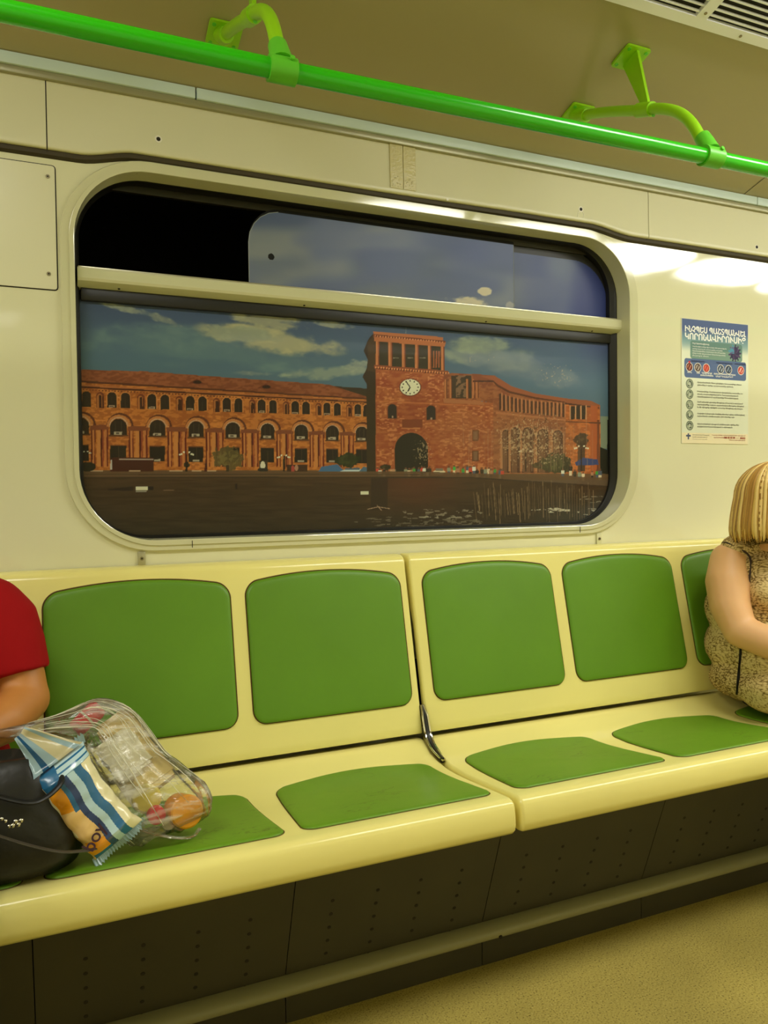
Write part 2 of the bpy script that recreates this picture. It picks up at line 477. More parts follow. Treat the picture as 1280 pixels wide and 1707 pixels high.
# glass
def glass_mat():
    m = bpy.data.materials.new('window_glass'); m.use_nodes = True; nt = m.node_tree; nt.nodes.clear()
    o = nt.nodes.new('ShaderNodeOutputMaterial'); t = nt.nodes.new('ShaderNodeBsdfTransparent'); g = nt.nodes.new('ShaderNodeBsdfGlossy')
    t.inputs[0].default_value = (0.97, 0.97, 0.96, 1); g.inputs['Roughness'].default_value = 0.03
    f = nt.nodes.new('ShaderNodeFresnel'); f.inputs[0].default_value = 1.18
    mx = nt.nodes.new('ShaderNodeMixShader')
    nt.links.new(f.outputs[0], mx.inputs[0]); nt.links.new(t.outputs[0], mx.inputs[1]); nt.links.new(g.outputs[0], mx.inputs[2])
    nt.links.new(mx.outputs[0], o.inputs[0]); return m
M_glass = glass_mat()
bm = bmesh.new()
gl = rrect(0.07, 1.632, 0.994, 1.58, [.15, .15, .004, .004], 10)
loft(bm, [[Vector((x, 0.0575, z)) for x, z in gl], [Vector((x, 0.0585, z)) for x, z in gl]])
finish(bm, 'lower_pane', M_glass, win, smooth=False)

# ------------------------------------------------------------------ picture print, painted vertex by vertex
def vnoise(u, v, seed=0):
    iu = np.floor(u).astype(np.int64); iv = np.floor(v).astype(np.int64); fu = u - iu; fv = v - iv
    fu = fu * fu * (3 - 2 * fu); fv = fv * fv * (3 - 2 * fv)
    def h(a, b):
        x = (a * 374761393 + b * 668265263 + seed * 2246822519) & 0xffffffff
        x = ((x ^ (x >> 13)) * 1274126177) & 0xffffffff
        return ((x ^ (x >> 16)) & 0xffff) / 65535.0
    return (h(iu, iv) * (1 - fu) + h(iu + 1, iv) * fu) * (1 - fv) + (h(iu, iv + 1) * (1 - fu) + h(iu + 1, iv + 1) * fu) * fv
def fbm(u, v, seed=0, o=4):
    s = 0; a = 0.5; t = 0
    for k in range(o):
        s = s + a * vnoise(u * 2 ** k, v * 2 ** k, seed + k); t += a; a *= 0.5
    return s / t
def ss(e0, e1, x): t = np.clip((x - e0) / (e1 - e0), 0, 1); return t * t * (3 - 2 * t)

class Canvas:
    """colours for a set of points given in the artboard's own units"""
    def __init__(s, U, V, base):
        s.U, s.V = U, V; s.C = np.tile(np.array(base, float), (len(U), 1))
    def put(s, m, col, a=1.0):
        col = np.array(col, float)
        m = np.asarray(m, float) * a
        s.C += (col - s.C) * m[:, None]
    def poly(s, pts, col, a=1.0):
        U, V = s.U, s.V
        xs = [p[0] for p in pts]; ys = [p[1] for p in pts]
        idx = np.nonzero((U >= min(xs)) & (U <= max(xs)) & (V >= min(ys)) & (V <= max(ys)))[0]
        if len(idx) == 0: return
        u, v = U[idx], V[idx]; ins = np.zeros(len(idx), bool); n = len(pts)
        for i in range(n):
            x1, y1 = pts[i]; x2, y2 = pts[(i + 1) % n]
            if y1 == y2: continue
            c = ((y1 > v) != (y2 > v)) & (u < (x2 - x1) * (v - y1) / (y2 - y1) + x1)
            ins ^= c
        k = idx[ins]; s.C[k] += (np.array(col, float) - s.C[k]) * a
    def rect(s, x0, x1, y0, y1, col, a=1.0):
        k = np.nonzero((s.U >= x0) & (s.U <= x1) & (s.V >= y0) & (s.V <= y1))[0]
        s.C[k] += (np.array(col, float) - s.C[k]) * a
    def ell(s, cx, cy, rx, ry, col, a=1.0):
        k = np.nonzero(((s.U - cx) / rx) ** 2 + ((s.V - cy) / ry) ** 2 <= 1)[0]
        s.C[k] += (np.array(col, float) - s.C[k]) * a
    def ring(s, cx, cy, r0, r1, k_, col, top=True, a=1.0):
        d = np.hypot(s.U - cx, (s.V - cy) / k_)
        m = (d >= r0) & (d <= r1)
        if top: m &= s.V <= cy
        s.C[m] += (np.array(col, float) - s.C[m]) * a
    def arch(s, cx, top, w, bot, col, a=1.0):
        r = w / 2
        k = np.nonzero((abs(s.U - cx) <= r) & (s.V <= bot) & ((s.V >= top + r) | (((s.U - cx) ** 2 + (s.V - top - r) ** 2) <= r * r)))[0]
        s.C[k] += (np.array(col, float) - s.C[k]) * a
    def line(s, x1, y1, x2, y2, w, col, a=1.0):
        dx, dy = x2 - x1, y2 - y1; L = math.hypot(dx, dy) + 1e-9
        nx, ny = -dy / L * w / 2, dx / L * w / 2
        s.poly([(x1 + nx, y1 + ny), (x2 + nx, y2 + ny), (x2 - nx, y2 - ny), (x1 - nx, y1 - ny)], col, a)

def sky(cv):
    U, V = cv.U, cv.V
    t = ss(470, 640, V + (U - 560) * -0.05)
    for k in range(3):
        cv.C[:, k] = (54, 62, 82)[k] * (1 - t) + (72, 92, 98)[k] * t
    tl = ss(620, 180, U) * ss(540, 620, V)
    cv.put(tl, (66, 90, 92), 0.5)
    def cloud(cx, cy, rx, ry, ang, col, st, seed, sc_=18, th=.38):
        c, s_ = math.cos(ang), math.sin(ang)
        x = (U - cx) * c + (V - cy) * s_; y = -(U - cx) * s_ + (V - cy) * c
        d = 1 - np.hypot(x / rx, y / ry)
        n = fbm(x / sc_ + 31, y / (sc_ * .55) + 7, seed, 5)
        m = ss(0.0, 0.75, d * 1.1 + (n - th) * 1.5) * ss(-.2, .15, d)
        cv.put(m, col, st)
        hi = m * ss(0.5, 0.8, n)
        cv.put(hi, (col[0] + 26, col[1] + 24, col[2] + 10), st * .5)
    cloud(330, 580, 230, 34, 0.10, (88, 108, 100), .55, 3, 40)
    cloud(215, 516, 50, 6, 0.22, (120, 122, 100), .8, 5, 12)
    cloud(270, 532, 35, 7, 0.35, (120, 122, 100), .7, 6, 12)
    cloud(455, 567, 120, 22, 0.16, (142, 136, 98), .95, 8, 26, .32)
    cloud(400, 556, 70, 13, 0.1, (120, 124, 100), .8, 9, 20)
    cloud(450, 535, 65, 15, 0.12, (132, 128, 96), .9, 10, 18, .34)
    cloud(555, 541, 35, 6, 0.15, (122, 122, 100), .8, 11, 12)
    cloud(545, 622, 80, 12, -0.05, (118, 126, 104), .85, 12, 18, .36)
    cloud(600, 612, 26, 14, 0, (122, 126, 106), .8, 13, 12)
    cloud(415, 622, 36, 4, 0.05, (120, 122, 104), .5, 14, 10)
    cloud(810, 590, 90, 26, 0.16, (112, 118, 100), .8, 15, 34)
    cloud(870, 615, 110, 26, 0.2, (96, 104, 104), .6, 16, 40)
    cloud(800, 575, 50, 16, 0, (122, 128, 100), .6, 17, 20)
    cv.put(ss(940, 1010, U) * ss(640, 540, V), (42, 48, 84), .7)

def paint_print(U, V):
    cv = Canvas(U, V, (60, 70, 85)); sky(cv)
    rnd = random.Random(5)
    def lerp(v0, v1, u, u0=197., u1=603.): return v0 + (v1 - v0) * (u - u0) / (u1 - u0)
    brick = fbm(U / 7.0, V / 3.2, 21, 3); big = fbm(U / 40, V / 22, 22, 3)
    def tex(mask_pts, c_hi, c_lo, sharp=0.10):
        before = cv.C.copy(); cv.poly(mask_pts, (1, 1, 1)); m = (cv.C[:, 0] == 1) & (cv.C[:, 1] == 1)
        cv.C = before; f = np.clip(ss(.5 - sharp, .5 + sharp, brick) * .7 + (big - .35) * .7, 0, 1)
        for k in range(3): cv.C[m, k] = (c_lo[k] + (c_hi[k] - c_lo[k]) * f)[m]
        return m
    # ---- ground, ledge and basin
    cv.rect(120, 1040, 776, 800, (70, 54, 32))
    cv.rect(120, 1040, 784, 800, (92, 66, 40))
    # ---- strip of shaded building behind the left roof
    cv.poly([(548, 643), (617, 648), (617, 664), (600, 662)], (52, 40, 26))
    # ---- left wing
    tex([(130, 616), (240, 619), (362, 628), (548, 641), (617, 663), (617, 668), (130, 636)], (132, 74, 42), (106, 56, 30))
    tex([(130, 634), (617, 664), (617, 784), (130, 784)], (178, 110, 46), (140, 76, 30))
    cv.poly([(130, 634), (617, 664), (617, 666.5), (130, 637.5)], (78, 40, 22))
    cv.poly([(130, 641), (617, 668), (617, 670), (130, 643.5)], (150, 88, 44))
    cv.poly([(130, 643.5), (617, 670), (617, 672), (130, 646.5)], (66, 32, 18))
    for k in range(90):
        u = 138 + k * 5.3; v = lerp(648.5, 673, u, 138, 617); cv.rect(u, u + 2.4, v, v + 1.8, (74, 36, 20))
    for u0, v0 in ((328, 633), (443, 641)):
        cv.poly([(u0 - 14, v0 + 6), (u0, v0 - 2), (u0 + 13, v0 + 7)], (96, 46, 26)); cv.ell(u0 + 1, v0 + 4, 7, 3, (44, 24, 16))
    pairs = [(186.5, 209), (253, 275), (317, 337.5), (378, 397.5), (436, 455), (492, 510), (545, 562), (596.5, 611)]
    nic = [166, 234, 298, 360, 419.5, 476, 530, 581]
    DW = (40, 27, 18)
    for i, (pa, pb) in enumerate(pairs):
        for p in (pa, pb):
            w_ = lerp(15.5, 11, p); cv.arch(p, lerp(652.5, 672.5, p), w_ + 3.4, lerp(680, 694, p), (176, 112, 54))
            cv.arch(p, lerp(654, 674, p), w_, lerp(680, 694, p), DW)
            cv.rect(p - .5, p + .3, lerp(660, 679, p), lerp(680, 694, p), (58, 42, 28))
        cv.rect(pa - 5, pa + 5, lerp(676, 691, pa), lerp(679.5, 694, pa), (150, 124, 92))
        cv.rect(pa - 4, pa + 3, lerp(677, 692, pa), lerp(679, 693.6, pa), (92, 74, 60))
        m_ = (pa + pb) / 2; cv.rect(m_ - 2, m_ + 2, lerp(662, 680, m_), lerp(664, 682, m_), (184, 120, 60))
    cv.arch(144, 652, 15, 678, DW)
    for p in nic:
        w_ = lerp(13, 9, p)
        cv.arch(p + 1, lerp(655, 675, p), w_, lerp(681, 695, p), (98, 46, 24)); cv.arch(p, lerp(658, 678, p), w_ * .62, lerp(681, 695, p), (150, 90, 42))
        cv.arch(p + 1, lerp(660, 680, p), w_ * .36, lerp(681, 695, p), (56, 26, 16))
        cv.rect(p + w_ * .3, p + w_ * .48, lerp(662, 681, p), lerp(681, 695, p), (60, 28, 16))
    bays = [134, 197.5, 262.5, 327, 388, 446, 502, 554, 603]
    for i, c in enumerate(bays):
        r = lerp(20, 15.5, c)
        top = lerp(691, 706, c)
        cv.ring(c + 2.5, top + r, r - 1, r + 2.6, 1, (84, 42, 24)); cv.ring(c, top + r, r - 4, r - .5, 1, (168, 106, 54))
        cv.ring(c, top + r, r - 6, r - 4.2, 1, (172, 136, 100))
        w_ = lerp(28, 20, c)
        cv.arch(c, lerp(698, 711, c), w_, lerp(725, 735, c), DW)
        for q in (-.17, .17): cv.rect(c + w_ * q - .5, c + w_ * q + .5, lerp(702, 715, c), lerp(725, 734, c), (60, 46, 30))
        cv.rect(c - 7, c + 6, lerp(720, 730, c), lerp(724.5, 734, c), (156, 140, 110)); cv.rect(c - 4, c + 1, lerp(721, 731, c), lerp(724, 733, c), (80, 68, 54))
        cv.rect(c - w_ / 2 - 2, c + w_ / 2 + 2, lerp(725, 735, c), lerp(727.5, 737, c), (84, 50, 26))
        cv.rect(c - w_ / 2, c + w_ / 2 - 1, lerp(743, 749.5, c), lerp(769, 772, c), (34, 24, 16))
        cv.rect(c - w_ / 2, c + w_ / 2 - 1, lerp(742, 748.5, c), lerp(743.5, 750, c), (92, 48, 26))
        cv.rect(c, c + .8, lerp(744, 750, c), lerp(769, 772, c), (62, 44, 28))
        if i in (2, 3, 6, 7): cv.rect(c - 6, c + 5, lerp(765, 768, c), lerp(769, 771, c), (146, 132, 106))
        if i < len(bays) - 1:      # pier with columns between two bays
            n = bays[i + 1]; a0 = c + lerp(17, 13, c); a1 = n - lerp(17, 13, n)
            v0 = lerp(710, 721, c); v1 = lerp(718, 727, c); vb = lerp(778, 779, c)
            cv.rect(a0 - 1, a1 + 1, v0, v1, (112, 60, 34)); cv.rect(a0 - 3, a0 + 3, v0 - 1, v0 + 1, (176, 120, 66)); cv.rect(a1 - 3, a1 + 3, v0 - 1, v0 + 1, (176, 120, 66))
            W_ = a1 - a0
            for f, wd, col in ((0.0, .09, (84, 26, 16)), (.09, .1, (168, 104, 52)), (.2, .06, (96, 34, 20)), (.34, .2, (172, 110, 52)), (.56, .09, (74, 22, 14)),
                               (.66, .08, (128, 60, 34)), (.78, .12, (164, 100, 50)), (.9, .09, (92, 30, 18))):
                cv.rect(a0 + f * W_, a0 + (f + wd) * W_, v1, vb, col)
    # street in front of the left wing
    cv.rect(184, 256, 763, 786, (62, 26, 16)); cv.rect(184, 187, 767, 783, (170, 160, 140)); cv.rect(198, 256, 765, 767, (150, 130, 110))
    for (u0, u1) in ((215, 234), (142, 172), (282, 305), (320, 336), (346, 360)): cv.rect(u0, u1, 784, 786, (160, 132, 96))
    cv.ell(146, 778, 14, 8, (34, 28, 16))
    tn = fbm(U / 5, V / 5, 40, 3)
    def bush(cx, cy, rx, ry, col, a=.92):
        d = np.hypot((U - cx) / rx, (V - cy) / ry) + (tn - .5) * .9
        cv.put(d < .95, col, a); cv.put((d < .8) & (tn > .52), (col[0] + 26, col[1] + 24, col[2] + 12), a * .7)
    bush(380, 764, 26, 20, (82, 68, 34)); cv.rect(377, 382, 775, 788, (56, 42, 24))
    bush(580, 767, 21, 13, (32, 38, 16)); bush(311, 774, 6, 5, (40, 36, 20))
    cv.rect(309, 313, 770, 786, (34, 22, 16)); cv.rect(341, 345, 772, 786, (66, 24, 18)); cv.rect(472, 475, 760, 786, (34, 22, 16))
    def lamp(cx, cy, s=1.0):
        cv.rect(cx - .8 * s, cx + .8 * s, cy, 786, (40, 28, 18))
        for q in (-10, -7.5, -4, 4, 7.5, 10): cv.ell(cx + q * s, cy - (2 if abs(q) > 5 else 4) * s + abs(q) * .25 * s, 1.5 * s, 1.4 * s, (206, 190, 150))
    lamp(311, 757, 1.1); lamp(473, 762); lamp(143, 755, .8)
    cv.rect(432, 446, 768, 786, (52, 40, 28)); cv.ell(438, 776, 4, 7, (196, 182, 150)); cv.ell(438, 783, 9, 3, (40, 34, 28))
    cv.rect(478, 512, 775, 787, (58, 36, 22)); cv.ell(488, 782, 3, 6, (150, 60, 46)); cv.ell(494, 780, 3, 5, (150, 110, 80))
    cv.poly([(530, 787), (536, 778), (562, 774), (576, 787)], (60, 92, 118)); cv.poly([(560, 788), (580, 781), (605, 782), (618, 788)], (168, 176, 168)); cv.rect(575, 600, 780, 783, (70, 84, 92))
    cv.poly([(598, 786), (606, 778), (620, 780), (620, 788)], (70, 92, 104))
    # ---- clock tower
    cv.poly([(606, 585), (614, 565), (626, 552), (626, 792), (611, 792), (611, 640), (604, 628), (611, 615), (613, 600)], (50, 36, 20))
    cv.poly([(613, 570), (626, 556), (626, 620), (613, 618)], (62, 44, 24))
    tex([(626, 608), (746, 618), (746, 660), (822, 672), (830, 680), (830, 792), (626, 792)], (152, 86, 44), (128, 60, 32), .2)
    pat = (vnoise(U / 4.2, V / 2.0, 300) > .66) & (U > 628) & (U < 822) & (V > 618 + (U - 626) * .06) & (V < 786) & (vnoise(U / 22, V / 14, 310) > .40)
    cv.put(pat, (186, 122, 70), .6)
    cv.poly([(625, 563), (741, 574), (741, 620), (625, 612)], (50, 42, 24))
    for (x0, x1) in ((626, 632.5), (647, 654), (669.5, 676), (691.5, 698), (713, 719.5), (735, 741)):
        f = (x0 - 626) / 115
        cv.rect(x0, x1, 566 + f * 11, 610 + f * 9, (150, 86, 46)); cv.rect(x0 + 1, x0 + 3, 566 + f * 11, 610 + f * 9, (176, 110, 60)); cv.rect(x1 - 1.5, x1, 566 + f * 11, 610 + f * 9, (98, 46, 24))
    for x0 in (721.5, 726, 730.5): cv.rect(x0, x0 + 2.4, 585, 613, (138, 74, 40))
    for x0 in (660, 684, 704): cv.rect(x0 - 5, x0 + 5, 596, 597.3, (120, 110, 84))
    cv.poly([(622, 552), (738, 562), (738, 569), (743, 571), (741, 578), (624, 569)], (158, 92, 50))
    cv.poly([(622, 557), (742, 568), (742, 571), (622, 561)], (104, 54, 30))
    for k in range(26):
        u = 624 + k * 4.5; v = 558.5 + k * .42; cv.rect(u, u + 2, v, v + 2.6, (182, 118, 70))
    cv.poly([(623, 608), (747, 618), (748, 623), (624, 615)], (120, 62, 34))
    for k in range(28):
        u = 625 + k * 4.5; v = 611 + k * .36; cv.rect(u, u + 2.3, v, v + 2.6, (186, 120, 68)); cv.rect(u + 2.3, u + 4, v + 1.5, v + 4, (66, 32, 18))
    cv.ell(683.6, 645.8, 18.6, 14.9, (92, 46, 26)); cv.ell(683.6, 645.6, 16.8, 13.4, (196, 200, 146))
    for k in range(12):
        t_ = k * PI / 6; cv.ell(683.6 + 13.2 * math.sin(t_), 645.6 - 10.6 * math.cos(t_), 1.25, 1.25, (44, 38, 20))
    cv.line(683.6, 645.6, 676.2, 635.2, 1.7, (28, 22, 12)); cv.line(683.6, 645.6, 679.6, 652.6, 2.1, (28, 22, 12))
    cv.poly([(626, 667), (800, 676), (800, 678), (626, 669)], (176, 104, 54), .6)
    for (p, t0) in ((653.8, 673.5), (718.3, 675.8)):
        cv.arch(p, t0 - 1, 18, t0 + 25, (128, 66, 34)); cv.arch(p, t0, 15, t0 + 24, (46, 36, 28)); cv.rect(p - 1, p + 2, t0 + 20, t0 + 23.5, (150, 120, 90))
    cv.rect(670, 704, 699, 713, (112, 54, 28)); cv.rect(669, 700, 713, 715, (164, 100, 54))
    cv.arch(685.6, 719.5, 58, 786, (150, 80, 42)); cv.arch(685.6, 721.4, 55.4, 787, (36, 30, 20))
    # ---- rounded block right of the tower
    tex([(740, 624), (752, 622), (790, 624), (822, 627), (822, 672), (800, 668), (740, 664)], (140, 82, 44), (112, 60, 34))
    cv.rect(752, 786, 626, 664, (58, 44, 28)); cv.put((U > 760) & (U < 778) & (V > 626) & (V < 662) & (tn > .47), (124, 90, 60), .8)
    for x0 in (741, 749, 777, 787, 793): cv.rect(x0, x0 + 4, 632, 664, (158, 96, 52)); cv.rect(x0 + 3, x0 + 4.4, 632, 664, (84, 44, 26))
    cv.poly([(738, 664), (804, 669), (808, 675), (740, 672)], (150, 92, 52))
    cv.poly([(786, 623), (826, 626), (826, 637), (790, 634)], (116, 62, 36)); cv.rect(788, 824, 634, 637, (70, 38, 24))
    for (x0, y0) in ((787, 717), (787, 751)): cv.rect(x0, x0 + 11, y0, y0 + 18, (86, 52, 30)); cv.rect(x0 + 2, x0 + 9, y0 + 2, y0 + 16, (104, 74, 50))
    # ---- curved right wing
    tex([(822, 632), (834, 636), (853, 648), (892, 660), (943, 668), (943, 790), (822, 790)], (146, 88, 48), (120, 66, 38))
    cv.poly([(800, 627), (823, 626), (834, 632), (853, 644), (892, 656), (943, 664), (943, 670), (892, 662), (850, 652), (830, 641), (822, 634)], (132, 72, 42))
    cv.poly([(822, 634), (830, 641), (850, 652), (892, 662), (943, 670), (943, 672), (892, 665), (848, 655), (828, 644), (822, 637)], (80, 44, 26))
    for k in range(17):
        u = 832 + k * 6.6; v0 = 652 + 18 * (1 - math.exp(-k / 7.)) ; v1 = 684 + k * .72
        cv.rect(u, u + 3.2, v0 + 4, v1, (66, 40, 26)); cv.rect(u + 3.2, u + 5.4, v0 + 3, v1, (160, 102, 60))
    cv.poly([(826, 686), (943, 699), (943, 702), (826, 690)], (156, 96, 54))
    for (p, w_, t0) in ((842, 12, 716), (857.5, 15, 712), (878.5, 19, 712), (903.5, 19, 715), (928.5, 17, 717)):
        cv.arch(p, t0 - 2, w_ + 5, 786, (160, 104, 62)); cv.arch(p + 1.5, t0, w_, 788, (70, 42, 28)); cv.arch(p - .5, t0 + 3, w_ * .62, 788, (98, 64, 40)); cv.rect(p - w_ * .3, p + w_ * .25, 745, 748, (150, 110, 70))
    # pavilion at the end
    tex([(943, 664), (988, 670), (1000, 675), (1002, 790), (943, 790)], (176, 98, 42), (140, 72, 32))
    cv.poly([(941, 664), (985, 668), (999, 675), (998, 680), (941, 671)], (128, 70, 40)); cv.poly([(941, 671), (998, 679), (998, 681), (941, 674)], (70, 40, 26))
    cv.rect(984, 996, 676, 790, (150, 74, 34)); cv.rect(995, 999, 700, 790, (96, 44, 22))
    for x0 in (951.5, 960.5, 969): cv.rect(x0, x0 + 6.6, 677, 699, (48, 34, 22))
    for x0 in (949.5, 958.5, 967.5, 976): cv.rect(x0, x0 + 1.8, 676, 699, (168, 120, 76))
    cv.poly([(943, 702), (1001, 704), (1001, 706), (943, 704)], (78, 42, 24))
    bush(968, 735, 12, 12, (62, 40, 24)); cv.rect(963, 975, 735, 786, (48, 36, 24), .8)
    cv.rect(1001, 1040, 694, 748, (120, 124, 92), .85); cv.poly([(1000, 745), (1012, 750), (1020, 790), (1000, 790)], (26, 24, 16))
    cv.rect(1012, 1040, 700, 790, (26, 24, 18))
    # trees, umbrellas, people on the right
    bush(925, 772, 26, 16, (54, 54, 30)); bush(945, 775, 8, 14, (46, 42, 24)); bush(895, 776, 8, 6, (52, 44, 26))
    cv.poly([(958, 771), (972, 763), (996, 766), (998, 775), (960, 776)], (46, 56, 90)); lamp(876, 752, 1.05); lamp(969, 747, 1.1)
    bush(970, 730, 10, 8, (60, 44, 28)); bush(642, 779, 8, 5, (40, 36, 20))
    cv.rect(650, 660, 782, 790, (176, 150, 110), .6); cv.ell(732, 787, 10, 4, (186, 168, 128)); cv.rect(726, 738, 781, 785, (110, 96, 74))
    pal = [(190, 170, 130), (60, 130, 50), (170, 60, 40), (44, 36, 28), (120, 120, 90), (150, 104, 70), (70, 76, 84), (210, 196, 160), (56, 44, 30)]
    def person(u, v, h, c1, c2):
        cv.ell(u, v, h * .11, h * .1, (96, 62, 40)); cv.rect(u - h * .17, u + h * .17, v + h * .1, v + h * .48, c1); cv.rect(u - h * .13, u + h * .13, v + h * .48, v + h * .95, c2)
    spots = [(629, 780), (633, 782), (640, 782), (646, 786)] + [(676 + k * 5.2 + rnd.uniform(-1.5, 1.5), 780 + rnd.uniform(-2, 2)) for k in range(9)] + \
            [(748, 778), (757, 777), (763, 779), (772, 780), (779, 777), (784, 778), (790, 777)] + [(796 + k * 6 + rnd.uniform(-2, 2), 782 + rnd.uniform(-2, 1)) for k in range(8)] + \
            [(938, 783), (951, 776), (958, 784), (966, 786), (972, 788), (987, 786), (995, 784), (1000, 783)]
    for i, (u, v) in enumerate(spots):
        person(u, v, rnd.uniform(14, 19), pal[(i * 5 + 2) % 9] if u != 757 else (60, 150, 60), pal[(i * 3 + 3) % 9])
    # basin edge and water
    e = 797 + (U - 140) * 0.0 + np.clip((U - 780) / 230, 0, 1) * 15
    led = (V >= 786 + np.clip((U - 700) / 300, 0, 1) * 10) & (V < e)
    cv.put(led, (88, 64, 40), .9)
    cv.put(led & (V > e - 2.2), (52, 38, 24), .9)
    cv.put((V > e - 7) & (V < e - 5.5) & (U < 700), (62, 46, 30), .8)
    wt = V >= e
    wn = fbm(U / 34, V / 2.6, 60, 4); t = np.clip((V - 797) / 95, 0, 1)
    wc = np.stack([64 - 18 * t + 20 * (wn - .5), 44 - 8 * t + 16 * (wn - .5), 26 - 2 * t + 12 * (wn - .5)], 1)
    cv.C[wt] = wc[wt]
    tw = ss(1, 0, abs(U - 690) / 110) * ss(870, 800, V) * wt; cv.put(tw, (94, 46, 26), .5)
    cv.put(ss(840, 1000, U) * ss(810, 860, V) * wt, (52, 58, 50), .55)
    cv.put(wt & (abs(U - 632) < 14) & (V < 850), (34, 26, 20), .45)
    cv.poly([(180, 815), (222, 811), (222, 818), (180, 818)], (34, 22, 16), .8); cv.rect(226, 246, 811, 817, (196, 184, 146)); cv.rect(226, 244, 818.5, 820, (130, 122, 100)); cv.rect(246, 256, 811, 817, (28, 20, 16))
    cv.rect(601, 614, 819, 824, (200, 186, 150)); cv.rect(272, 290, 816.5, 817.5, (120, 92, 64)); cv.rect(392, 396, 806, 816, (40, 28, 20))
    cv.line(612, 849, 630, 845, 1.1, (150, 120, 90)); cv.line(630, 845, 650, 848, 1.1, (150, 120, 90)); cv.line(628, 842, 636, 851, 1, (150, 120, 90))
    foam = (fbm(U / 9, V / 2.0, 70, 4) > .62) & wt
    for (cx_, cy_, rx, ry, a_) in ((735, 856, 70, 8, .5), (918, 851, 34, 4.5, .95), (990, 853, 28, 6, .8), (700, 870, 110, 10, .35), (990, 832, 24, 6, .5)):
        d = np.hypot((U - cx_) / rx, (V - cy_) / ry); cv.put(foam & (d < 1), (170, 160, 128), a_)
    # fountain spray
    haze = ss(1, .15, np.hypot((U - 890) / 120, (V - 740) / 75)); cv.put(haze, (128, 96, 66), .32)
    haze = ss(1, .15, np.hypot((U - 770) / 70, (V - 725) / 60)); cv.put(haze, (150, 100, 62), .3)
    r2 = vnoise(U / 1.7, V / 2.1, 90); r3 = vnoise(U / 2.2, V / 2.6, 91)
    env = np.maximum(ss(1, .1, np.hypot((U - 890) / 105, (V - 735) / 70)), .45 * ss(1, .2, np.hypot((U - 930) / 60, (V - 625) / 32)))
    env = np.maximum(env, .75 * ss(1, .1, np.hypot((U - 705) / 26, (V - 755) / 42)))
    env = np.maximum(env, .4 * ss(1, .1, np.hypot((U - 800) / 60, (V - 600) / 14)))
    cv.put((r2 > 1.02 - env * .42), (176, 148, 104), .62); cv.put((r3 > 1.03 - env * .3) & (V > 660), (64, 46, 30), .5)
    for k in range(46):
        u0 = 790 + k * 4.4 + rnd.uniform(-1.5, 1.5); v0 = rnd.uniform(800, 826); v1 = rnd.uniform(850, 874)
        cv.line(u0, v0, u0 + rnd.uniform(1, 6) * (1 - k / 46), v1, rnd.uniform(.6, 1.5), (132, 106, 70), rnd.uniform(.3, .75))
    for k in range(26):
        u0 = 770 + k * 9 + rnd.uniform(-4, 4); v0 = rnd.uniform(690, 730)
        cv.line(u0, v0, u0 + rnd.uniform(-3, 3), 786, rnd.uniform(.8, 2.0), (150, 116, 80), rnd.uniform(.15, .45))
    cv.line(676.5, 541, 676.5, 556, 1, (110, 116, 110), .7)
    return cv.C

def paint_vent(U, V):
    cv = Canvas(U, V, (74, 80, 88))
    t = ss(380, 520, V - (U - 420) * .12)
    for k in range(3): cv.C[:, k] = (62, 70, 84)[k] * (1 - t) + (92, 94, 88)[k] * t
    n = fbm(U / 110, V / 40, 101, 2); cv.put(ss(.3, .8, n), (112, 112, 98), .75)
    n = fbm(U / 90, V / 50, 104, 2); cv.put(ss(.35, .85, n), (64, 72, 96), .6)
    cv.put(ss(700, 850, U) * ss(470, 380, V), (70, 76, 96), .5)
    cv.put(ss(1, .2, np.hypot((U - 780) / 60, (V - 420) / 40)), (60, 68, 96), .6)
    cv.put(ss(820, 900, U), (58, 66, 96), .7)
    m = ss(1, .1, np.hypot((U - 935) / 40, (V - 440) / 45)); cv.put(m, (96, 102, 104), .6)
    cv.put(ss(950, 985, U + (V - 440) * .2), (34, 42, 84), .8)
    cn = fbm(U / 14, V / 8, 110, 4)
    d = np.hypot((U - 780) / 44, (V - 506) / 13) + (cn - .5) * .9; cv.put(ss(1, .55, d), (166, 152, 112), .95)
    d = np.hypot((U - 808) / 14, (V - 486) / 8) + (cn - .5) * .7; cv.put(ss(1, .7, d), (166, 152, 112), .95)
    d = np.hypot((U - 850) / 9, (V - 510) / 9) + (cn - .5) * .7; cv.put(ss(1, .7, d), (140, 132, 110), .7)
    return cv.C

PRINT_GAIN = np.array((1.8, 1.95, 2.5))
def print_mat():
    m = bpy.data.materials.new('printed_film'); m.use_nodes = True; nt = m.node_tree; b = nt.nodes['Principled BSDF']
    a = nt.nodes.new('ShaderNodeAttribute'); a.attribute_name = 'ink'
    nt.links.new(a.outputs['Color'], b.inputs['Base Color']); b.inputs['Roughness'].default_value = 0.35
    b.inputs['Specular IOR Level'].default_value = 0.3
    return m
M_print = print_mat()

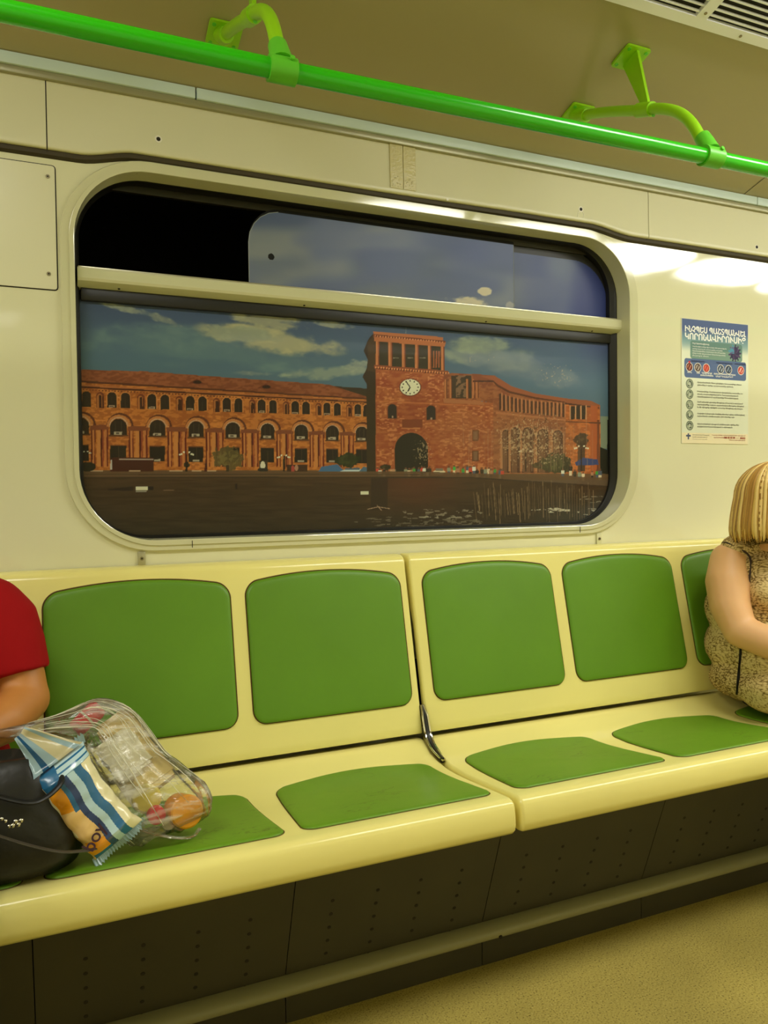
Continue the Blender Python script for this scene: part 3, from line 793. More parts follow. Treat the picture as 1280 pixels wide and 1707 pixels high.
def printed_sheet(name, painter, x0, x1, z0, z1, y, nx, nz, gain, corner=None, parent=None, hole=None, to_uv=None, thick=0.0006):
    xs = np.linspace(x0, x1, nx); zs = np.linspace(z0, z1, nz); Xg, Zg = np.meshgrid(xs, zs)
    X_, Z_ = Xg.ravel(), Zg.ravel()
    if to_uv is None:
        d = np.stack([X_ - CAM[0], np.full_like(X_, y - CAM[1]), Z_ - CAM[2]], 1) @ R3
        U = CX + F_PX * d[:, 0] / d[:, 2]; V = CY + F_PX * d[:, 1] / d[:, 2]
    else: U, V = to_uv(X_, Z_)
    C = np.clip(painter(U, V), 0, 255) / 255.0
    L = np.where(C <= 0.04045, C / 12.92, ((C + 0.055) / 1.055) ** 2.4)
    L = np.clip(L * np.array(gain), 0, 0.95)
    keep = np.ones((nz - 1, nx - 1), bool)
    xc = (xs[:-1] + xs[1:]) / 2; zc = (zs[:-1] + zs[1:]) / 2; XC, ZC = np.meshgrid(xc, zc)
    if corner:   # (bl, br, tr, tl) radii
        for (cx, cz, r, sx, sz) in ((x0, z0, corner[0], 1, 1), (x1, z0, corner[1], -1, 1), (x1, z1, corner[2], -1, -1), (x0, z1, corner[3], 1, -1)):
            if r <= 0: continue
            ox, oz = cx + sx * r, cz + sz * r
            inz = ((XC - ox) * sx < 0) & ((ZC - oz) * sz < 0)
            keep &= ~(inz & (np.hypot(XC - ox, ZC - oz) > r))
    if hole: keep &= np.hypot(XC - hole[0], ZC - hole[1]) > hole[2]
    jj, ii = np.nonzero(keep)
    base = jj * nx + ii
    quads = np.stack([base, base + 1, base + nx + 1, base + nx], 1)
    used = np.unique(quads); remap = -np.ones(nx * nz, int); remap[used] = np.arange(len(used)); quads = remap[quads]
    me = bpy.data.meshes.new(name); nv = len(used); nf = len(quads)
    co = np.stack([X_[used], np.full(nv, y), Z_[used]], 1).astype(np.float32)
    if parent is not None: co -= np.array(parent.location, np.float32)
    me.vertices.add(nv); me.vertices.foreach_set('co', co.ravel())
    me.loops.add(nf * 4); me.loops.foreach_set('vertex_index', quads.ravel().astype(np.int32))
    me.polygons.add(nf); me.polygons.foreach_set('loop_start', np.arange(0, nf * 4, 4, dtype=np.int32))
    me.update(calc_edges=True)
    ca = me.color_attributes.new('ink', 'FLOAT_COLOR', 'POINT')
    ca.data.foreach_set('color', np.concatenate([L[used], np.ones((nv, 1))], 1).astype(np.float32).ravel())
    me.materials.append(M_print)
    o = bpy.data.objects.new(name, me); COL.objects.link(o)
    if parent is not None: o.parent = parent
    return o
pp = empty('window_picture', (0.85, 0.06, 1.28), label='large printed picture of a pink stone clock tower building in lower window', cat='picture')
printed_sheet('picture_print', paint_print, 0.073, 1.629, 0.992, 1.565, 0.060, 1050, 390, PRINT_GAIN, (.14, .142, 0, 0), parent=pp)
bm = bmesh.new()
gl2 = rrect(0.073, 1.629, 0.992, 1.565, [.14, .142, .003, .003], 10)
loft(bm, [[Vector((x, 0.0606, z)) for x, z in gl2], [Vector((x, 0.0625, z)) for x, z in gl2]])
finish(bm, 'picture_backing', M_rubber, pp, smooth=False)

vp = empty('sliding_vent_pane', (0.88, 0.055, 1.73), label='sliding upper window pane with cloud print, rounded corner and black knob hole', cat='window pane')
p = at(452, 428, 0.055)
printed_sheet('pane_print', paint_vent, 0.479, 1.275, 1.6365, 1.829, 0.055, 620, 150, PRINT_GAIN * .9, (0, 0, 0.004, .085), parent=vp, hole=(p.x, p.z, .0085))
bm = bmesh.new(); gl3 = rrect(0.478, 1.277, 1.635, 1.838, [.002, .002, .004, .09], 10)
loft(bm, [[Vector((x, 0.0562, z)) for x, z in gl3], [Vector((x, 0.0600, z)) for x, z in gl3]])
finish(bm, 'pane_backing', mat('matt_black', rgb(8, 8, 7), 0.9), vp, smooth=False)
bm = bmesh.new(); tube(bm, [(0.4785, 0.0555, 1.637)] + [(0.4785, 0.0555, 1.735)] + [(0.564 - .0855 * math.cos(t), 0.0555, 1.7445 + .0855 * math.sin(t)) for t in (0, .3, .6, .9, 1.2, 1.5)], 0.0009, 6)
finish(bm, 'pane_edge', mat('glass_edge', rgb(150, 156, 150), 0.2), vp); bm = bmesh.new()
tube(bm, [(1.276, 0.0555, 1.637), (1.276, 0.0555, 1.829)], 0.0007, 6)
finish(bm, 'pane_edge', mat('glass_edge', rgb(150, 156, 150), 0.2), vp)
fp = empty('fixed_vent_pane', (1.45, 0.068, 1.73), label='fixed upper right window pane with deep blue sky print', cat='window pane')
printed_sheet('pane_print', paint_vent, 1.20, 1.632, 1.6365, 1.812, 0.068, 300, 130, PRINT_GAIN * .8, (0, 0, 0.13, 0), parent=fp)
bm = bmesh.new(); gl4 = rrect(1.20, 1.634, 1.6365, 1.838, [.002, .002, .14, .002], 10)
loft(bm, [[Vector((x, 0.0690, z)) for x, z in gl4], [Vector((x, 0.072, z)) for x, z in gl4]])
finish(bm, 'pane_backing', M_rubber, fp, smooth=False)

# clips under the window
for x, side, lab in ((0.195, -1, 'small metal clip under the lower left window frame'), (1.537, 1, 'small metal clip under the lower right window frame')):
    cl = empty('frame_clip', (x, 0, 0.945), label=lab, cat='clip', group='clips under the window frame')
    bm = bmesh.new(); box(bm, x - .0085, x + .0085, -0.006, 0.0, 0.932, 0.966, 0.001)
    box(bm, min(x, x + side * .026), max(x, x + side * .026), -0.012, 0.0, 0.929, 0.933, 0.0008)
    finish(bm, 'clip_plate', M_alu if side < 0 else M_frame, cl)
    bm = bmesh.new(); disc(bm, (x, -0.006, 0.950), (0, -1, 0), 0.0045, depth=0.002); disc(bm, (x, -0.0082, 0.950), (0, -1, 0), 0.0018, mi=1, depth=0.0003)
    finish(bm, 'screw', [M_screw, M_gap], cl)

# ------------------------------------------------------------------ poster
def glyph_mesh(text):
    """letters filled contour by contour (overlapping contours of one letter must not cancel out)"""
    from mathutils.geometry import tessellate_polygon
    cu = bpy.data.curves.new('t', 'FONT'); cu.body = text; cu.size = 1.0; cu.resolution_u = 3; cu.fill_mode = 'NONE'
    o = bpy.data.objects.new('t', cu); COL.objects.link(o)
    dg = bpy.context.evaluated_depsgraph_get(); w_ = bpy.data.meshes.new_from_object(o.evaluated_get(dg))
    bpy.data.objects.remove(o)
    nb = {}
    for e in w_.edges:
        a_, b_ = e.vertices; nb.setdefault(a_, []).append(b_); nb.setdefault(b_, []).append(a_)
    P_ = [v.co.copy() for v in w_.vertices]; seen = set(); loops = []
    for e in w_.edges:
        a_, b_ = e.vertices
        if a_ in seen: continue
        lp = [a_, b_]; seen.add(a_); seen.add(b_)
        while True:
            nx = [k for k in nb[lp[-1]] if k != lp[-2]]
            if not nx or nx[0] == a_: break
            if nx[0] in seen: break
            lp.append(nx[0]); seen.add(nx[0])
        if len(lp) > 2: loops.append([P_[k] for k in lp])
    def area(l): return .5 * sum(l[k - 1].x * l[k].y - l[k].x * l[k - 1].y for k in range(len(l)))
    def inside(p, l):
        c = False
        for k in range(len(l)):
            a_, b_ = l[k - 1], l[k]
            if (a_.y > p.y) != (b_.y > p.y) and p.x < (b_.x - a_.x) * (p.y - a_.y) / (b_.y - a_.y) + a_.x: c = not c
        return c
    sg = 1 if area(max(loops, key=lambda l: abs(area(l)))) > 0 else -1
    outs = [l for l in loops if area(l) * sg > 0]; holes = [l for l in loops if area(l) * sg <= 0]
    vs = []; fs = []
    for l in outs:
        grp = [l] + [h for h in holes if inside(h[0], l)]
        base = len(vs); flat = [p for g_ in grp for p in g_]; vs += flat
        fs += [tuple(base + k for k in t_) for t_ in tessellate_polygon(grp)]
    me = bpy.data.meshes.new('t'); me.from_pydata(vs, [], fs); bpy.data.meshes.remove(w_); return me
def text_mesh(s, x0, x1, zc, h, y, m, parent, name='lettering'):
    me = glyph_mesh(s)
    co = np.empty(len(me.vertices) * 3, np.float32); me.vertices.foreach_get('co', co); co = co.reshape(-1, 3)
    mn, mx = co.min(0), co.max(0); W_ = mx[0] - mn[0]; H_ = max(mx[1] - mn[1], 0.3)
    sx = (x1 - x0) / W_; sz = h / H_
    out = np.stack([(co[:, 0] - mn[0]) * sx + x0, np.full(len(co), y), (co[:, 1] - mn[1] - H_ / 2) * sz + zc], 1)
    if parent is not None: out -= np.array(parent.location)
    me.vertices.foreach_set('co', out.astype(np.float32).ravel()); me.update()
    me.name = name; me.materials.clear(); me.materials.append(m)
    r = bpy.data.objects.new(name, me); COL.objects.link(r); r.parent = parent
    return r
PX0, PX1, PZ0, PZ1 = 1.8715, 2.1655, 1.247, 1.6475
ps = empty('health_poster', (2.0185, 0, 1.447), label='blue and white printed health notice with round icons on wall above the woman', cat='poster')
def P(fx, fy): return PX0 + fx * (PX1 - PX0), PZ1 - fy * (PZ1 - PZ0)
def paint_poster(fx, fy):
    cv = Canvas(fx, fy, (228, 230, 200)); A = .735
    t = ss(.06, .27, fy); top = np.stack([66 + (226 - 66) * t, 86 + (230 - 86) * t, 134 + (204 - 134) * t], 1); cv.C = top
    mid = ss(.07, .15, fy) * ss(.27, .17, fy); cv.put(mid, (100, 150, 150), .55)
    def rr(x0, x1, y0, y1, r, col, a=1.0):
        dx = np.maximum(np.maximum(x0 + r - fx, fx - (x1 - r)), 0); dy = np.maximum(np.maximum(y0 + r * A - fy, fy - (y1 - r * A)), 0) / A
        cv.put(np.hypot(dx, dy) <= r, col, a)
    rr(.125, .905, .170, .315, .03, (96, 132, 122)); rr(.135, .9, .24, .312, .03, (134, 160, 138), .6)
    # round spiky cell
    an = np.arctan2((fy - .245) / A, fx - .79); rad = np.hypot(fx - .79, (fy - .245) / A)
    sp = (rad < .098) & ((np.cos(an * 13) > .1) | (rad < .074)); cv.put(sp, (42, 34, 74)); cv.put(sp & (fx < .78) & (fy < .25), (80, 170, 196), .8); cv.put(sp & (np.cos(an * 5 + rad * 60) > .4), (96, 60, 110), .6)
    rr(.04, .965, .315, .470, .03, (84, 104, 146))
    for (cx, col, c2) in ((.112, (100, 26, 26), (216, 150, 110)), (.235, (84, 66, 60), (210, 196, 180)), (.36, (186, 62, 50), (232, 120, 90)), (.575, (48, 62, 84), (206, 212, 214)), (.695, (40, 54, 80), (160, 176, 190)), (.885, (198, 52, 40), (240, 230, 210))):
        r = np.hypot(fx - cx, (fy - .383 - .002) / A); cv.put(r < .052, (220, 214, 200)); cv.put(r < .044, col)
        cv.put((r < .03) & (np.sin(fx * 160 + fy * 120 + cx * 40) > .1), c2, .8)
    cv.put((np.hypot(fx - .112, (fy - .345) / A) < .014), (200, 40, 50))
    for cy in (.520, .604, .689, .772, .857):
        r = np.hypot(fx - .115, (fy - cy) / A); cv.put(r < .053, (92, 102, 88)); cv.put(r < .044, (170, 178, 150)); cv.put((r < .036) & (vnoise(fx * 60 + cy * 99, fy * 80, 5) > .52), (76, 84, 76), .9)
        cv.put((r < .018), (210, 214, 190), .8)
    cv.put(fy > .915, (240, 228, 190)); cv.put((abs(fx - .095) < .011) & (abs(fy - .945) < .025) | (abs(fy - .94) < .008) & (abs(fx - .095) < .034), (76, 84, 116))
    e = (fx < .006) | (fx > .994); cv.put(e, (232, 228, 204))
    return cv.C
o = printed_sheet('poster_sheet', paint_poster, PX0, PX1, PZ0, PZ1, -0.0022, 300, 408, (1.0, 1.0, 1.0), parent=ps,
                  to_uv=lambda X_, Z_: ((X_ - PX0) / (PX1 - PX0), (PZ1 - Z_) / (PZ1 - PZ0)))
bm = bmesh.new(); box(bm, PX0 - .0006, PX1 + .0006, -0.0018, 0.0, PZ0 - .0006, PZ1 + .0006); finish(bm, 'poster_paper', mat('poster_paper', rgb(236, 232, 205), 0.5), ps, smooth=False)
M_tw = mat('white_ink', rgb(244, 244, 236), 0.5); M_td = mat('dark_ink', rgb(70, 62, 50), 0.5); M_tn = mat('navy_ink', rgb(36, 40, 84), 0.5); M_tr = mat('red_ink', rgb(160, 40, 30), 0.5)
def ptext(s, fx0, fx1, fy, h, m, bold=0.0):
    a, z = P(fx0, fy); b, _ = P(fx1, fy); o = text_mesh(s, a, b, z, h * (PZ1 - PZ0), -0.0028, m, ps)
    k = bold * h * (PZ1 - PZ0) * 2.6       # heavier strokes: the same letters laid again a hair to each side
    if k > 0 and o is not None:
        me = o.data; n = len(me.vertices); bm = bmesh.new(); bm.from_mesh(me)
        for j, (dx, dz) in enumerate(((k, 0), (-k, 0), (0, k * .8), (0, -k * .8))):
            m2 = me.copy(); m2.transform(Matrix.Translation((dx, -0.00006 * (j + 1), dz))); bm.from_mesh(m2); bpy.data.meshes.remove(m2)
        bm.to_mesh(me); bm.free()
    return o
ptext('ԻՆՉՊԵՍ ՊԱՇՏՊԱՆՎԵԼ', .05, .955, .078, .050, M_tw, .022)
ptext('ԿՈՐՈՆԱՎԻՐՈՒՍԻՑ', .05, .955, .136, .053, M_tw, .026)
ptext('Ինչ է կորոնավիրուսը', .155, .40, .193, .015, M_tw, .02)
for k, (s, e) in enumerate((('Կորոնավիրուսները վիրուսների մեծ ընտանիք են', .66), ('որոնք կարող են առաջացնել տարբեր', .6), ('հիվանդություններ սովորական մրսածությունից', .64), ('մինչև ծանր շնչառական հիվանդություններ', .645), ('մարդու մոտ', .39))):
    ptext(s, .155, e, .217 + k * .0185, .0125, M_tw, .01)
ptext('ԱԽՏԱՆԻՇՆԵՐԸ', .14, .33, .335, .012, M_tn, .02); ptext('ԿԱՆԽԱՐԳԵԼՈՒՄԸ', .51, .75, .335, .012, M_tn, .02); ptext('ՓՈԽԱՆՑՈՒՄԸ', .79, .955, .333, .012, M_tn, .02)
ptext('Տենդ', .08, .145, .429, .014, M_tw, .02); ptext('ՀԱԶ', .215, .26, .429, .013, M_tw, .03); ptext('ԴԺՎԱՐԱՑԱԾ', .29, .44, .427, .013, M_tw, .03)
ptext('ՇՆՉԱՌՈՒԹՅՈՒՆ', .27, .46, .445, .013, M_tw, .03); ptext('ՀԵՌԱՎՈՐՈՒԹՅՈՒՆ ՊԱՀՊԱՆԵԼ', .47, .80, .427, .013, M_tw, .03); ptext('ՄԱՐԴԿԱՆՑԻՑ', .50, .76, .446, .013, M_tw, .03)
rows = [(.520, ['Հիվանդների հետ շփվելիս խուսափեք սերտ', 'շփումից և կրեք պաշտպանիչ դիմակ'], (.89, .76)), (.604, ['Խուսափեք մարդաշատ վայրերից առավել ևս', 'փակ տարածքներում և հասարակական', 'տրանսպորտում պահպանեք հեռավորություն'], (.91, .84, .84)),
        (.689, ['Հաճախակի լվացեք ձեռքերը օճառով և ջրով կամ', 'օգտագործեք սպիրտ պարունակող միջոցներ ձեռքերի', 'և մի դիպչեք դեմքին առանց ձեռքերը լվանալու'], (.91, .93, .91)), (.772, ['Հազալիս և փռշտալիս ծածկեք բերանը և քիթը անձեռոցիկով', 'այնուհետև անմիջապես դեն նետեք այն'], (.94, .78)), (.857, ['Ախտանիշների դեպքում անմիջապես դիմեք ձեր', 'բժշկին խորհրդատվության և օգնության'], (.85, .75))]
for cy, ls, es in rows:
    for k, s in enumerate(ls): ptext(s, .225, es[k], cy - .004 + (k - (len(ls) - 1) / 2) * .0215, .0135, M_td, .012)
ptext('Առողջապահության', .155, .40, .932, .012, M_td); ptext('նախարարություն', .155, .37, .949, .012, M_td); ptext('Հայաստանի', .155, .37, .966, .007, M_td)
ptext('Կասկածելի ախտանիշների դեպքում', .44, .95, .930, .009, M_tr, .01); ptext('զանգահարեք', .47, .62, .949, .010, M_tr, .01)
ptext('060 83 83 00', .625, .79, .948, .015, M_tr, .03); ptext('8003', .87, .95, .950, .014, M_tr, .03); ptext('կամ', .80, .85, .950, .008, M_tr); ptext('Ամբողջ օրվա ընթացքում', .70, .95, .968, .009, M_tr, .01)

# ------------------------------------------------------------------ benches
SEAT_TOP = [(-0.130, 0.470), (-0.158, 0.4755), (-0.174, 0.4745), (-0.192, 0.465), (-0.215, 0.4535), (-0.245, 0.447), (-0.29, 0.4435), (-0.34, 0.4455), (-0.40, 0.4515),
            (-0.46, 0.459), (-0.51, 0.4655), (-0.545, 0.470), (-0.566, 0.472), (-0.576, 0.4705), (-0.583, 0.466), (-0.587, 0.459)]
SEAT_LOW = [(-0.590, 0.44), (-0.591, 0.424), (-0.589, 0.411), (-0.582, 0.403), (-0.570, 0.400), (-0.52, 0.401), (-0.40, 0.405), (-0.20, 0.415), (-0.130, 0.44)]
def seat_z(y): 
    ys = [p[0] for p in SEAT_TOP][::-1]; zs = [p[1] for p in SEAT_TOP][::-1]
    return float(np.interp(y, ys, zs))
def back_y(z): return -(0.062 + 0.2325 * (0.93 - z))
BACK = [(-0.004, 0.934), (-0.035, 0.9345), (-0.052, 0.932), (-0.060, 0.927), (back_y(.918) - .001, 0.918), (back_y(.9), 0.90), (back_y(.75) , 0.75), (back_y(.6), 0.60), (back_y(.51), 0.51),
        (back_y(.495) + .001, 0.495), (back_y(.487) + .004, 0.4885), (back_y(.487) + .012, 0.487), (-0.14, 0.492), (-0.08, 0.75), (-0.01, 0.90)]
def extrude_profile(bm, prof, xa, xb, r=0.007, nseg=4):
    c = Vector((sum(p[0] for p in prof) / len(prof), sum(p[1] for p in prof) / len(prof)))
    n = len(prof); P_ = [Vector(p) for p in prof]
    area = sum(P_[i].x * P_[(i + 1) % n].y - P_[(i + 1) % n].x * P_[i].y for i in range(n))
    sg = 1 if area > 0 else -1
    nr = []
    for i in range(n):
        t = (P_[(i + 1) % n] - P_[i - 1]).normalized(); nr.append(Vector((-t.y, t.x)) * sg)
    rings = []
    for s_, x_, d in [(0, xa, 1)]:
        for k in range(nseg + 1):
            a = .5 * PI * k / nseg; ins = r * (1 - math.sin(a)); rings.append((xa + r * (1 - math.cos(a)), ins))
    for k in range(nseg, -1, -1):
        a = .5 * PI * k / nseg; ins = r * (1 - math.sin(a)); rings.append((xb - r * (1 - math.cos(a)), ins))
    loft(bm, [[Vector((x_, P_[i].x + nr[i].x * ins, P_[i].y + nr[i].y * ins)) for i in range(n)] for x_, ins in rings])

def pad_outline(w0, w1, b0, b1, rc, arch_, n=8, arch_side=1):
    """outline (a,b): bottom half width w0, top half width w1; arched far edge"""
    pts = []
    def corner(cx, cy, a0, r):
        for k in range(n + 1):
            t = a0 + .5 * PI * k / n; pts.append((cx + r * math.cos(t), cy + r * math.sin(t)))
    corner(-w0 + rc, b0 + rc, PI, rc)
    for k in range(1, 12): pts.append((-w0 + rc + 2 * (w0 - rc) * k / 12, b0))
    corner(w0 - rc, b0 + rc, 1.5 * PI, rc)
    for k in range(1, 10): pts.append((w0 + (w1 - w0) * k / 10, b0 + rc + (b1 - b0 - 2 * rc) * k / 10))
    corner(w1 - rc, b1 - rc, 0, rc)
    for k in range(1, 16): pts.append((w1 - rc - 2 * (w1 - rc) * k / 16, b1))
    corner(-w1 + rc, b1 - rc, .5 * PI, rc)
    for k in range(1, 10): pts.append((-w1 + (w1 - w0) * k / 10, b1 - rc - (b1 - b0 - 2 * rc) * k / 10))
    out = []
    for a_, b_ in pts:
        t = (b_ - b0) / (b1 - b0); q = max(0.0, 1 - (a_ / w1) ** 2)
        out.append((a_, b_ + arch_ * q * max(0, t) ** 3))
    return out

def pad_mesh(outline, fmap, h, m, parent, name):
    bm = bmesh.new()
    cx = sum(p[0] for p in outline) / len(outline); cy = sum(p[1] for p in outline) / len(outline)
    def off(d):   # move every outline point inwards by d
        n = len(outline); res = []
        for i, (a_, b_) in enumerate(outline):
            p, q = outline[i - 1], outline[(i + 1) % n]
            t = Vector((q[0] - p[0], q[1] - p[1])).normalized(); nn = Vector((-t.y, t.x))
            res.append((a_ + nn.x * d, b_ + nn.y * d))
        return res
    rings = []
    for d, hh in ((0, -0.002), (0, h * .25), (.0012, h * .55), (.003, h * .78), (.007, h * .93), (.014, h)):
        rings.append([(a_, b_, hh) for a_, b_ in off(d)])
    last = off(.014)
    for f in (.85, .65, .45, .25, .1):
        rings.append([(cx + (a_ - cx) * f, cy + (b_ - cy) * f, h + (1 - f) * h * .35) for a_, b_ in last])
    R_ = loft(bm, [[fmap(*p) for p in r] for r in rings], cap=False)
    c = bm.verts.new(fmap(cx, cy, h * 1.4)); n = len(outline)
    for i in range(n): bm.faces.new((R_[-1][i], R_[-1][(i + 1) % n], c))
    return finish(bm, name, m, parent, smooth=True, angle=0)
def seam_mesh(outline, fmap, parent, wd=0.003):
    bm = bmesh.new(); n = len(outline); oo = []
    for i, (a_, b_) in enumerate(outline):
        p, q = outline[i - 1], outline[(i + 1) % n]
        t = Vector((q[0] - p[0], q[1] - p[1])).normalized(); oo.append((a_ + t.y * wd, b_ - t.x * wd))
    loft(bm, [[fmap(a_, b_, .0003) for a_, b_ in outline], [fmap(a_, b_, .0012) for a_, b_ in [((x1 + x2) / 2, (y1 + y2) / 2) for (x1, y1), (x2, y2) in zip(outline, oo)]],
              [fmap(a_, b_, .0003) for a_, b_ in oo]], cap=False)
    return finish(bm, 'pad_seam', M_seam, parent, smooth=False)

def bench(xa, xb, centers, label, cut):
    t = empty('bench', ((xa + xb) / 2, -0.35, 0.42), label=label, cat='bench', group='three-seat benches along the wall')
    bm = bmesh.new(); extrude_profile(bm, BACK, xa, xb, .006); finish(bm, 'backrest', M_shell, t, angle=0.7)
    bm = bmesh.new(); extrude_profile(bm, SEAT_TOP + SEAT_LOW, xa, xb, .008); finish(bm, 'seat_shell', M_shell, t, angle=0.7)
    for c in centers:
        bo = pad_outline(.203, .203, .563, .884, .030, .021)
        fm = lambda a_, b_, h_, c=c: Vector((c + a_, back_y(b_) - h_ * .974, b_ + h_ * -.22))
        k = pad_mesh(bo, fm, .0085, M_pad, t, 'backrest_pad'); k['label'] = 'glossy green vinyl pad'
        s = seam_mesh(bo, fm, k); 
        so = pad_outline(.205, .190, -.535, -.262, .026, .030)
        fs = lambda a_, b_, h_, c=c: Vector((c + a_, b_, seat_z(b_) + h_))
        # b runs towards the wall
        k = pad_mesh(so, fs, .0055, M_padseat, t, 'seat_pad'); k['label'] = 'worn green vinyl pad'
        s = seam_mesh(so, fs, k, .0022)
    return t
bench(-0.490, 0.8530, (-0.262, 0.183, 0.628), 'cream plastic bench with green pads, left of the gap, bags lying on it', 1)
bench(0.8655, 2.232, (1.100, 1.548, 1.996), 'cream plastic bench with green pads, right of the gap, woman seated at its end', 0)
# chrome edging where the two benches meet
ce = empty('bench_edging', (0.859, -0.2, 0.45), label='black and chrome curved edging strip in the gap between both benches', cat='edging')
path = curve_pts([(0.8575, -0.150, 0.556), (0.8590, -0.160, 0.535), (0.8590, -0.171, 0.505), (0.8590, -0.180, 0.486), (0.859, -0.200, 0.468), (0.859, -0.232, 0.4555), (0.859, -0.262, 0.449)], 28)
bm = bmesh.new(); tube(bm, [Vector((p.x, p.y + .004, p.z - .001)) for p in path], 0.0075, 10); finish(bm, 'rubber_core', M_rubber, ce)
for dx in (-.0075, .0075):
    bm = bmesh.new(); tube(bm, [Vector((p.x + dx * min(1, .35 + i / 8., (len(path) - i) / 8. + .2), p.y - .001, p.z + .0015)) for i, p in enumerate(path)], 0.0026, 8); finish(bm, 'chrome_strip', M_chrome, ce)

# heater cover under the benches with rows of holes
hc = empty('heater_cover', (0.9, -0.42, 0.0), label='dark panelled heater cover with rows of small holes under the benches', cat='panel')
seams = [-0.98, -0.515, -0.045, 0.425, 0.895, 1.365, 1.835, 2.305]
def kick_y(z): return -(0.375 + (z - 0.1) * (0.436 - 0.375) / 0.17) if z > .1 else -0.375 - (z - .1) * .1
cols = {0: (-.90, -.80, -.70, -.60), 1: (-.43, -.33, -.23, -.13), 2: (.04, .14, .24, .34), 3: (.51, .61, .71, .81), 4: (.978, 1.078, 1.178, 1.278), 5: (1.45, 1.55, 1.65, 1.75), 6: (1.92, 2.02, 2.12, 2.22)}
for i in range(7):
    a, b = seams[i] + .001, seams[i + 1] - .001
    bm = bmesh.new()
    pr = [(-.375, 0.0), (kick_y(.1), .1), (kick_y(.40), .40), (kick_y(.40) + .01, .40), (-.365, .1), (-.365, 0)]
    loft(bm, [[Vector((x, y, z)) for y, z in pr] for x in (a, b)])
    for x in cols[i]:
        for k in range(6):
            z = .270 - k * .034; disc(bm, (x, kick_y(z) + .001, z), (0, -.942, -.335), 0.0042, 10, mi=1, depth=0.0016)
    finish(bm, 'cover_panel', [M_kick, M_gap], hc, angle=.4)
bm = bmesh.new(); box(bm, seams[0], seams[-1], -.36, -.355, 0, .40); finish(bm, 'back_sheet', M_gap, hc, smooth=False)
kr = empty('kick_rail', (0.9, -0.39, 0.08), label='long grey rounded rail running low along the heater cover above floor', cat='rail')
bm = bmesh.new()
pr = [(-0.374 - .034 * math.sin(PI * k / 12), 0.084 + .019 * math.cos(PI * k / 12)) for k in range(13)] + [(-.37, .066), (-.37, .102)]
loft(bm, [[Vector((x, y, z)) for y, z in pr] for x in (-0.98, 2.9)]); finish(bm, 'rail_body', M_kickrail, kr, angle=.6)
for x in (0.02, 0.925, 1.83):
    bm = bmesh.new(); disc(bm, (x, -.407, .078), (0, -1, -.2), .0045, 10, depth=.002); finish(bm, 'bolt', M_gap, kr)

